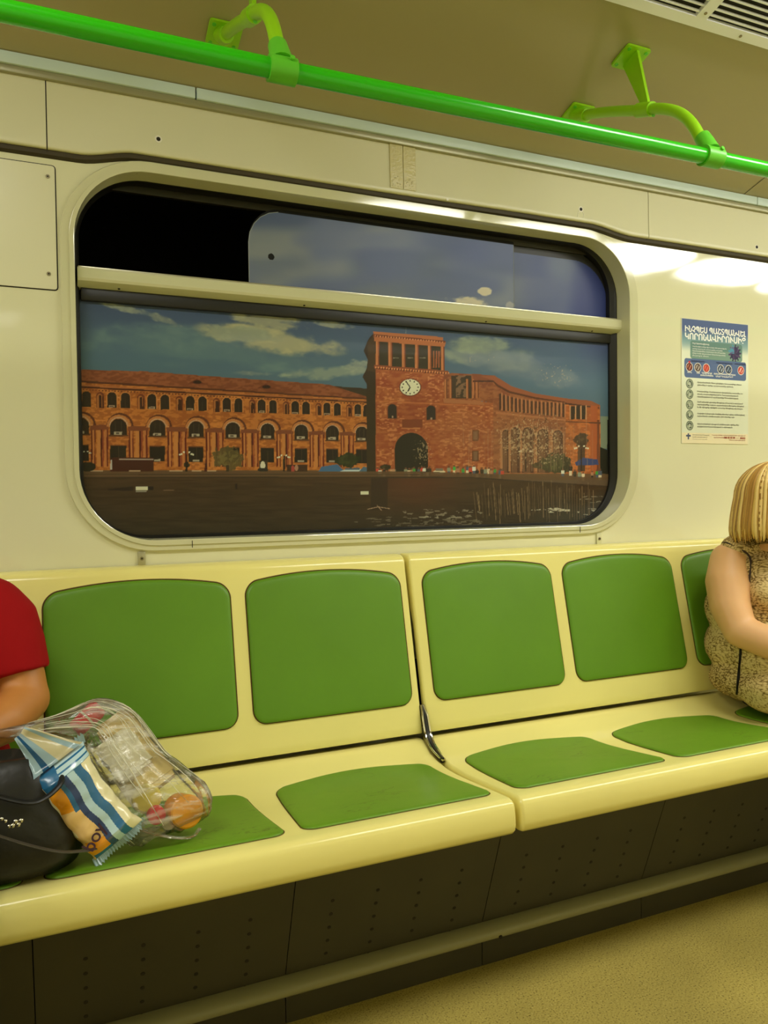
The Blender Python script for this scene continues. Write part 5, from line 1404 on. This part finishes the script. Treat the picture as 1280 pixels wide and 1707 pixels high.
build_man()

# ------------------------------------------------------------------ things on the bench
SZ = .4665 + .004
# black handbag
M_black = mat('black_soft_leather', rgb(24, 22, 17), .42, spec=.45, bump=[(22, .5, .006), (300, .15, .0006)])
hb = empty('handbag', (-.085, -.45, SZ), label='black leather handbag slumped on bench beside the red-shirted person', cat='handbag')
bm = bmesh.new(); rings = []
for k, (z, w_, d_, ox) in enumerate(((0.0, .085, .05, 0), (.006, .118, .078, 0), (.03, .132, .094, 0), (.07, .130, .092, 0), (.11, .118, .078, -.004), (.15, .104, .060, -.008), (.175, .092, .044, -.012), (.19, .084, .034, -.014), (.192, .074, .026, -.014), (.175, .066, .020, -.014))):
    r = []
    for i in range(44):
        a_ = 2 * PI * i / 44; cx_, sx_ = math.cos(a_), math.sin(a_)
        e_ = .8; px_ = abs(cx_) ** e_ * (1 if cx_ > 0 else -1); py_ = abs(sx_) ** e_ * (1 if sx_ > 0 else -1)
        nn = mnoise.noise(Vector((cx_ * 1.8, sx_ * 1.8, z * 16))) * .012 * min(1, z * 20) + mnoise.noise(Vector((cx_ * 4.5, sx_ * 4.5, z * 30 + 5))) * .006 * min(1, z * 20)
        r.append(Vector((-.085 + ox + px_ * (w_ + nn), -.455 + py_ * (d_ + nn), SZ + z)))
    rings.append(r)
loft(bm, rings); body = finish(bm, 'bag_body', M_black, hb, angle=0)
for dy, sw in ((-.068, 0), (.03, .01)):
    bm = bmesh.new(); pts = curve_pts([(-.165, -.455 + dy * .6, SZ + .15), (-.155, -.46 + dy, SZ + .185), (-.10, -.47 + dy, SZ + .158 + sw), (-.035, -.475 + dy, SZ + .135 + sw), (.005, -.465 + dy, SZ + .155), (-.005, -.455 + dy * .6, SZ + .165)], 36)
    A_ = []; rr = []
    tube(bm, pts, .0085, 10, flat=.45); finish(bm, 'handle', M_black, hb)
bm = bmesh.new(); tube(bm, curve_pts([(-.20, -.53, SZ + .165), (-.13, -.560, SZ + .125), (-.06, -.566, SZ + .085), (.0, -.560, SZ + .055), (.040, -.545, SZ + .042), (.058, -.535, SZ + .038)], 36), .0035, 8, flat=.5)
finish(bm, 'shoulder_strap', mat('strap_edge', rgb(62, 56, 44), .35), hb)
bm = bmesh.new()
for k in range(11):
    q_ = Vector((-.118 + .0052 * k, -.552 - .001 * (k % 2), SZ + .150 - .0048 * k + (.004 if k % 3 else 0))); sphere(bm, q_, .0034, 8, 6)
for k in range(4): sphere(bm, Vector((-.066 + .004 * k, -.556, SZ + .108 + .006 * (k % 2))), .0042, 8, 6)
finish(bm, 'charm_chain', M_chrome, hb)

# soft pack lying slantwise
PK = [rgb(236, 196, 128), rgb(232, 152, 28), rgb(44, 66, 112), rgb(186, 214, 222), rgb(40, 104, 150), rgb(238, 228, 184)]
pm = [mat('pack_film_%s' % n_, c_, .22, coat=.4, coat_rough=.08, bump=[(26, .35, .004)]) for n_, c_ in zip(('beige', 'orange', 'navy', 'pale_blue', 'blue', 'cream'), PK)]
pk = empty('tissue_pack', (.06, -.47, SZ), label='blue, white and orange plastic pack leaning between handbag and clear bag', cat='pack')
b0 = at(200, 1402, -.520); b1 = at(98, 1268, -.500)
ax = (b1 - b0).normalized(); view = (Vector(CAM) - (b0 + b1) / 2).normalized()
e2 = (view - ax * view.dot(ax)).normalized(); e1 = ax.cross(e2).normalized()
if e1.x < 0: e1 = -e1
Lp = (b1 - b0).length
def pk_pt(s, a_, inf=0.0):
    """s along the pack 0..1 from the foot, a_ angle round it"""
    edge = min(s, 1 - s); th = min(1.0, (edge / .13)) ** .55 if edge > 0 else 0
    w_ = .048 * (1 - .07 * th) ; d_ = .003 + .030 * th
    sn = lambda v, p=.72: abs(v) ** p * (1 if v > 0 else -1)
    n_ = mnoise.noise(Vector((s * 9, math.cos(a_) * 1.5, math.sin(a_) * 1.5))) * .0035 * th
    bend = -.012 * math.sin(PI * s)
    cc_ = math.cos(a_); dd_ = math.sqrt(max(0, 1 - abs(cc_) ** 3.2)) * (1 if math.sin(a_) > 0 else -1)
    return b0 + ax * (s * Lp) + e1 * (cc_ * (w_ + n_) + bend * .6) + e2 * (dd_ * (d_ + n_) - .012)
bm = bmesh.new(); NS, NA = 260, 340; R_ = [[bm.verts.new(pk_pt(i / NS, 2 * PI * j / NA)) for j in range(NA)] for i in range(NS + 1)]
for i in range(NS):
    for j in range(NA):
        f = bm.faces.new((R_[i][j], R_[i][(j + 1) % NA], R_[i + 1][(j + 1) % NA], R_[i + 1][j]))
        a_ = 2 * PI * (j + .5) / NA; s = (i + .5) / NS; c_ = math.cos(a_) + .04 * math.sin(s * 16)
        if math.sin(a_) < -.2: mi = 5
        elif c_ < -.22: q = s + c_ * .06; mi = 0 if (.16 < q < .52) else (1 if q < .9 else 4)
        elif c_ < .02: mi = 2
        elif c_ < .30: mi = 3
        elif c_ < .62: mi = 4
        else: mi = 5
        if c_ < -.22 and math.sin(a_) >= -.2:
            if s < .05: mi = 4
            if s > .80: mi = 4
            if c_ < -.93: mi = 5 if s > .3 else 0
            if s > .52 and (c_ < -.88 or c_ > -.40): mi = 4 if c_ > -.4 else 5
        if s > .86 and c_ > -.22: mi = 3 if (int(s * 60) % 3) else 4
        f.material_index = mi
bm.faces.new([R_[0][j] for j in range(NA)]); bm.faces.new([R_[NS][j] for j in range(NA)])
finish(bm, 'pack_body', pm, pk, angle=0)
# crimped end seals
for (s0, dr, L_) in ((0.0, -1, .012), (1.0, 1, .012)):
    bm = bmesh.new(); A_ = []; B_ = []; n_ = 40
    for k in range(n_ + 1):
        f = -1 + 2 * k / n_; zg = .0025 * (1 if k % 2 else -1); base_ = b0 + ax * (s0 * Lp) + e1 * (f * .050) - e2 * .012
        A_.append(base_ - ax * dr * .004); B_.append(base_ + ax * (dr * L_ + zg) + e2 * (.006 * math.sin(f * 5 + s0 * 2)) + e1 * (f * .004))
    loft(bm, [A_, B_], cap=False, closed=False); bmesh.ops.solidify(bm, geom=bm.faces[:], thickness=.0012); finish(bm, 'end_seal', pm[3], pk, smooth=False)
# slack film at the top, pulled over to the left
bm = bmesh.new(); A0 = b0 + ax * Lp; T = at(34, 1222, -.47); rg = []
for i in range(9):
    f = i / 8; c = A0.lerp(T, f); hw = .046 * (1 - .72 * f ** .8); dd = (T - A0).normalized(); q1 = (e1 * (1 - f) + view.cross(dd).normalized() * (-1 if view.cross(dd).dot(e1) < 0 else 1) * f).normalized()
    rg.append([c + q1 * (hw * g) + view * (.008 * math.sin(g * 4 + f * 5) * f + .003) for g in np.linspace(-1, 1, 17)])
R2 = loft(bm, rg, cap=False, closed=False)
bm.faces.ensure_lookup_table()
for k, f in enumerate(bm.faces): f.material_index = (0, 0, 0, 1, 1, 0, 0, 0, 2, 2, 2, 2, 2, 0, 0, 2)[k % 16]
bmesh.ops.solidify(bm, geom=bm.faces[:], thickness=.0012); finish(bm, 'slack_film', [pm[3], pm[4], pm[5]], pk, angle=0)
# printed word
cu = bpy.data.curves.new('t', 'FONT'); cu.body = 'boy'; cu.size = .030; cu.offset = .0003
to = bpy.data.objects.new('t', cu); COL.objects.link(to); dg = bpy.context.evaluated_depsgraph_get(); tm = bpy.data.meshes.new_from_object(to.evaluated_get(dg)); bpy.data.objects.remove(to)
cen = pk_pt(.20, PI * .66) + e2 * .0035
tdir = (e1 * .86 + ax * .42).normalized(); tup = e2.cross(tdir).normalized()
for v in tm.vertices:
    v.co = cen + tdir * (v.co.x - .022) + tup * (v.co.y - .005) - Vector(pk.location)
tm.materials.clear(); tm.materials.append(mat('pack_lettering', rgb(60, 30, 50), .4)); to = bpy.data.objects.new('lettering', tm); COL.objects.link(to); to.parent = pk

# clear plastic bag and what is inside
def plastic():
    m = bpy.data.materials.new('clear_plastic'); m.use_nodes = True; nt = m.node_tree; nt.nodes.clear()
    o = nt.nodes.new('ShaderNodeOutputMaterial'); t = nt.nodes.new('ShaderNodeBsdfTransparent'); g_ = nt.nodes.new('ShaderNodeBsdfGlossy'); d = nt.nodes.new('ShaderNodeBsdfDiffuse')
    t.inputs[0].default_value = (.95, .95, .90, 1); g_.inputs['Roughness'].default_value = .12; d.inputs[0].default_value = (.85, .83, .72, 1)
    tc = nt.nodes.new('ShaderNodeTexCoord'); n = nt.nodes.new('ShaderNodeTexNoise'); n.inputs['Scale'].default_value = 1.0; n.inputs['Detail'].default_value = 4; n.inputs['Distortion'].default_value = .6
    mp = nt.nodes.new('ShaderNodeMapping'); mp.vector_type = 'POINT'
    mp.inputs['Rotation'].default_value = (0, math.radians(48), math.radians(20)); mp.inputs['Scale'].default_value = (9, 60, 60)
    nt.links.new(tc.outputs['Object'], mp.inputs[0]); nt.links.new(mp.outputs[0], n.inputs['Vector'])
    b = nt.nodes.new('ShaderNodeBump'); b.inputs['Strength'].default_value = .6; b.inputs['Distance'].default_value = .005
    nt.links.new(n.outputs['Fac'], b.inputs['Height'])
    for q in (g_, d): nt.links.new(b.outputs['Normal'], q.inputs['Normal'])
    f = nt.nodes.new('ShaderNodeFresnel'); f.inputs[0].default_value = 1.5; nt.links.new(b.outputs['Normal'], f.inputs['Normal'])
    mr = nt.nodes.new('ShaderNodeMapRange'); mr.inputs['From Min'].default_value = .48; mr.inputs['From Max'].default_value = .68; mr.inputs['To Min'].default_value = .05; mr.inputs['To Max'].default_value = .48
    nt.links.new(n.outputs['Fac'], mr.inputs['Value'])
    m1 = nt.nodes.new('ShaderNodeMixShader'); m2 = nt.nodes.new('ShaderNodeMixShader')
    nt.links.new(mr.outputs[0], m1.inputs[0]); nt.links.new(t.outputs[0], m1.inputs[1]); nt.links.new(d.outputs[0], m1.inputs[2])
    ad = nt.nodes.new('ShaderNodeMath'); ad.operation = 'MULTIPLY'; ad.inputs[1].default_value = .9; nt.links.new(f.outputs[0], ad.inputs[0])
    nt.links.new(ad.outputs[0], m2.inputs[0]); nt.links.new(m1.outputs[0], m2.inputs[1]); nt.links.new(g_.outputs[0], m2.inputs[2]); nt.links.new(m2.outputs[0], o.inputs[0])
    return m
M_plast = plastic()
bagp = [  # centre line from the foot up to the twisted neck: (u, v, y, half width, half depth)
    (292, 1386, -.470, .064, .034), (287, 1374, -.462, .076, .050), (276, 1352, -.450, .081, .056), (255, 1320, -.425, .069, .054), (230, 1290, -.395, .062, .052),
    (205, 1256, -.370, .060, .048), (183, 1226, -.350, .057, .044), (160, 1207, -.343, .046, .038), (128, 1208, -.348, .033, .030), (90, 1210, -.360, .017, .014), (45, 1218, -.38, .012, .010), (5, 1222, -.40, .008, .008), (-30, 1222, -.42, .006, .006)]
pb = empty('plastic_bag', (.19, -.40, SZ), label='clear crinkled plastic bag of groceries on bench, twisted neck held by red-shirted person', cat='bag')
cs = [at(u, v, y) for u, v, y, _, _ in bagp]
CS = curve_pts(cs, 96); nC = len(CS)
W_ = np.interp(np.linspace(0, len(bagp) - 1, nC), range(len(bagp)), [b_[3] for b_ in bagp]); D_ = np.interp(np.linspace(0, len(bagp) - 1, nC), range(len(bagp)), [b_[4] for b_ in bagp])
rings = []; NA = 80
for i, c in enumerate(CS):
    d = (CS[min(i + 1, nC - 1)] - CS[max(i - 1, 0)]).normalized()
    e2b = (view - d * view.dot(d)).normalized(); e1b = d.cross(e2b).normalized()
    r = []
    for j in range(NA):
        a_ = 2 * PI * j / NA; ca, sa = math.cos(a_), math.sin(a_)
        nn = 1 + .10 * mnoise.noise(Vector((ca * 2.2, sa * 2.2, i * .05))) + .07 * mnoise.noise(Vector((ca * 7, sa * 7, i * .06 + 9))) + .04 * abs(mnoise.noise(Vector((ca * 13, sa * 13, i * .10 + 3))))
        p = c + e1b * (abs(ca) ** .8 * (1 if ca > 0 else -1) * W_[i] * nn) + e2b * (abs(sa) ** .8 * (1 if sa > 0 else -1) * D_[i] * nn)
        if p.z < SZ + .004 and p.y < -.2: p.z = SZ + .004 + .001 * abs(math.sin(j * 1.7 + i))
        r.append(p)
    rings.append(r)
bm = bmesh.new(); loft(bm, rings, cap=True); finish(bm, 'bag_film', M_plast, pb, angle=0)
bm = bmesh.new()   # long creases fanning out from the neck
for k in range(44):
    a0 = random.uniform(0, 2 * PI); da = random.uniform(-.5, .5); i0 = random.randint(58, 84); i1 = random.randint(6, 46); pts = []
    for q in range(18):
        i = i0 + (i1 - i0) * q / 17; ii = min(nC - 1, int(i)); a_ = a0 + da * q / 17; j = int((a_ % (2 * PI)) / (2 * PI) * NA) % NA
        p = rings[ii][j]; pts.append(p + (p - CS[ii]).normalized() * .0006)
    sm = [pts[0]] + [(pts[m - 1] + pts[m] * 2 + pts[m + 1]) / 4 for m in range(1, 17)] + [pts[-1]]
    tube(bm, sm, [.0003] + [random.uniform(.0004, .0008)] * 16 + [.0003], 5)
finish(bm, 'crease', mat('crease_plastic', rgb(226, 222, 196), .2), pb, angle=0)
bm = bmesh.new()   # flattened bottom hem
hem = curve_pts([at(222, 1378, -.49), at(262, 1391, -.495), at(300, 1397, -.49), at(322, 1393, -.485), at(333, 1381, -.475)], 30)
for p in hem: p.z = max(p.z, SZ + .004)
tube(bm, hem, .0042, 8, flat=.5); finish(bm, 'bottom_hem', M_plast, pb)

def axial(name, c, d, segs, m, label, cat, extra=None):
    """turned container: segs = (t, r) along d"""
    t = empty(name, c, label=label, cat=cat, group=None); d = Vector(d).normalized()
    bm = bmesh.new(); tube(bm, [Vector(c) + d * s_ for s_, _ in segs], [r_ for _, r_ in segs], 28); finish(bm, 'container', m, t, angle=.6)
    if extra:
        for nm, sg, mm in extra:
            bm = bmesh.new(); tube(bm, [Vector(c) + d * s_ for s_, _ in sg], [r_ for _, r_ in sg], 28); finish(bm, nm, mm, t, angle=.6)
    return t
dn = (cs[2] - cs[6]).normalized()
M_white = mat('white_plastic', rgb(226, 220, 196), .35); M_redp = mat('red_plastic', rgb(226, 20, 36), .3); M_or = mat('orange_plastic', rgb(248, 158, 8), .35); M_yl = mat('yellow_plastic', rgb(222, 204, 86), .35)
c = at(124, 1218, -.352); d = (at(160, 1184, -.340) - c).normalized()
t = axial('red_bottle', c, d, [(0, .014), (.004, .017), (.05, .019), (.060, .016)], M_redp, 'red plastic bottle end at the top of the clear bag', 'bottle', [('neck_ring', [(.028, .0186), (.032, .0188)], M_white)])
c = at(304, 1350, -.440)
t = empty('orange_jar', c, label='round orange container at the lower right of the clear bag', cat='jar')
bm = bmesh.new(); tube(bm, [c + (view * .5 + dn * .2 + Vector((0, 0, .1))).normalized() * s_ for s_ in (-.032, -.028, .02, .026)], [.024, .028, .029, .025], 30); finish(bm, 'container', M_or, t, angle=.6)
bm = bmesh.new(); tube(bm, [c + (view * .5 + dn * .2 + Vector((0, 0, .1))).normalized() * s_ for s_ in (.020, .030, .033)], [.030, .030, .027], 30); finish(bm, 'lid', mat('orange_lid', rgb(250, 166, 20), .3), t, angle=.6)
t = axial('yellow_lidded_jar', at(243, 1330, -.425), dn * .2 + view * .8, [(-.05, .022), (-.03, .024), (.0, .024)], M_white, 'white jar with pale yellow lid in the middle of clear bag', 'jar', [('lid', [(.0, .026), (.012, .026), (.015, .022)], M_yl)])
t = axial('red_capped_jar', at(259, 1357, -.445), dn * .3 + view * .7, [(-.04, .014), (.0, .015)], M_white, 'small jar with red cap near the foot of clear bag', 'jar', [('cap', [(.0, .0165), (.012, .016), (.014, .012)], M_redp)])
for k, (u, v, lb) in enumerate(((281, 1374, 'small silver foil tub at the foot of clear bag, left one'), (300, 1377, 'small silver foil tub at the foot of clear bag, right one'))):
    c = at(u, v, -.455); c.z = max(c.z, SZ + .018)
    axial('foil_tub', c, view * .8 + Vector((0, 0, .3)), [(-.02, .009), (.0, .011), (.004, .0125), (.008, .0125)], mat('silver_foil', rgb(200, 194, 176), .25, metal=.9), lb, 'tub')['group'] = 'foil tubs in the bag'
# folded carton and wrapped white parcel
def slab(name, c, ax_, e1_, e2_, L_, w_, h_, m, label, cat, bumps=0.0, bev=.004):
    t = empty(name, c, label=label, cat=cat); bm = bmesh.new(); bmesh.ops.create_cube(bm, size=1.0)
    bmesh.ops.bevel(bm, geom=bm.edges[:], offset=.06, segments=2, affect='EDGES')
    bmesh.ops.subdivide_edges(bm, edges=bm.edges[:], cuts=3, use_grid_fill=True)
    for v in bm.verts:
        n_ = mnoise.noise(v.co * 4 + Vector(c) * 20) * bumps
        v.co = Vector(c) + ax_ * (v.co.x * L_) + e1_ * (v.co.y * (w_ + n_)) + e2_ * (v.co.z * (h_ + n_))
    finish(bm, 'wrapper', m, t, angle=.8); return t
e2c = (view - dn * view.dot(dn)).normalized(); e1c = dn.cross(e2c).normalized()
if e1c.x < 0: e1c = -e1c
slab('biscuit_packet', at(226, 1254, -.372), dn, e1c, e2c, .165, .070, .030, mat('gold_film', rgb(232, 208, 136), .22, metal=0.0, bump=[(50, .4, .004)]), 'pale gold packet along the back of the clear bag', 'packet', .006)
slab('bread_roll_pack', at(208, 1260, -.385), dn, e1c, e2c, .085, .070, .028, mat('white_film', rgb(240, 232, 200), .25, bump=[(60, .5, .004)]), 'white wrapped parcel in the upper half of clear bag', 'parcel', .01)
slab('paper_carton', at(224, 1312, -.400), dn, e1c, e2c, .075, .044, .03, mat('cream_carton', rgb(222, 212, 172), .5), 'cream printed carton left of the jars in clear bag', 'carton', .003)
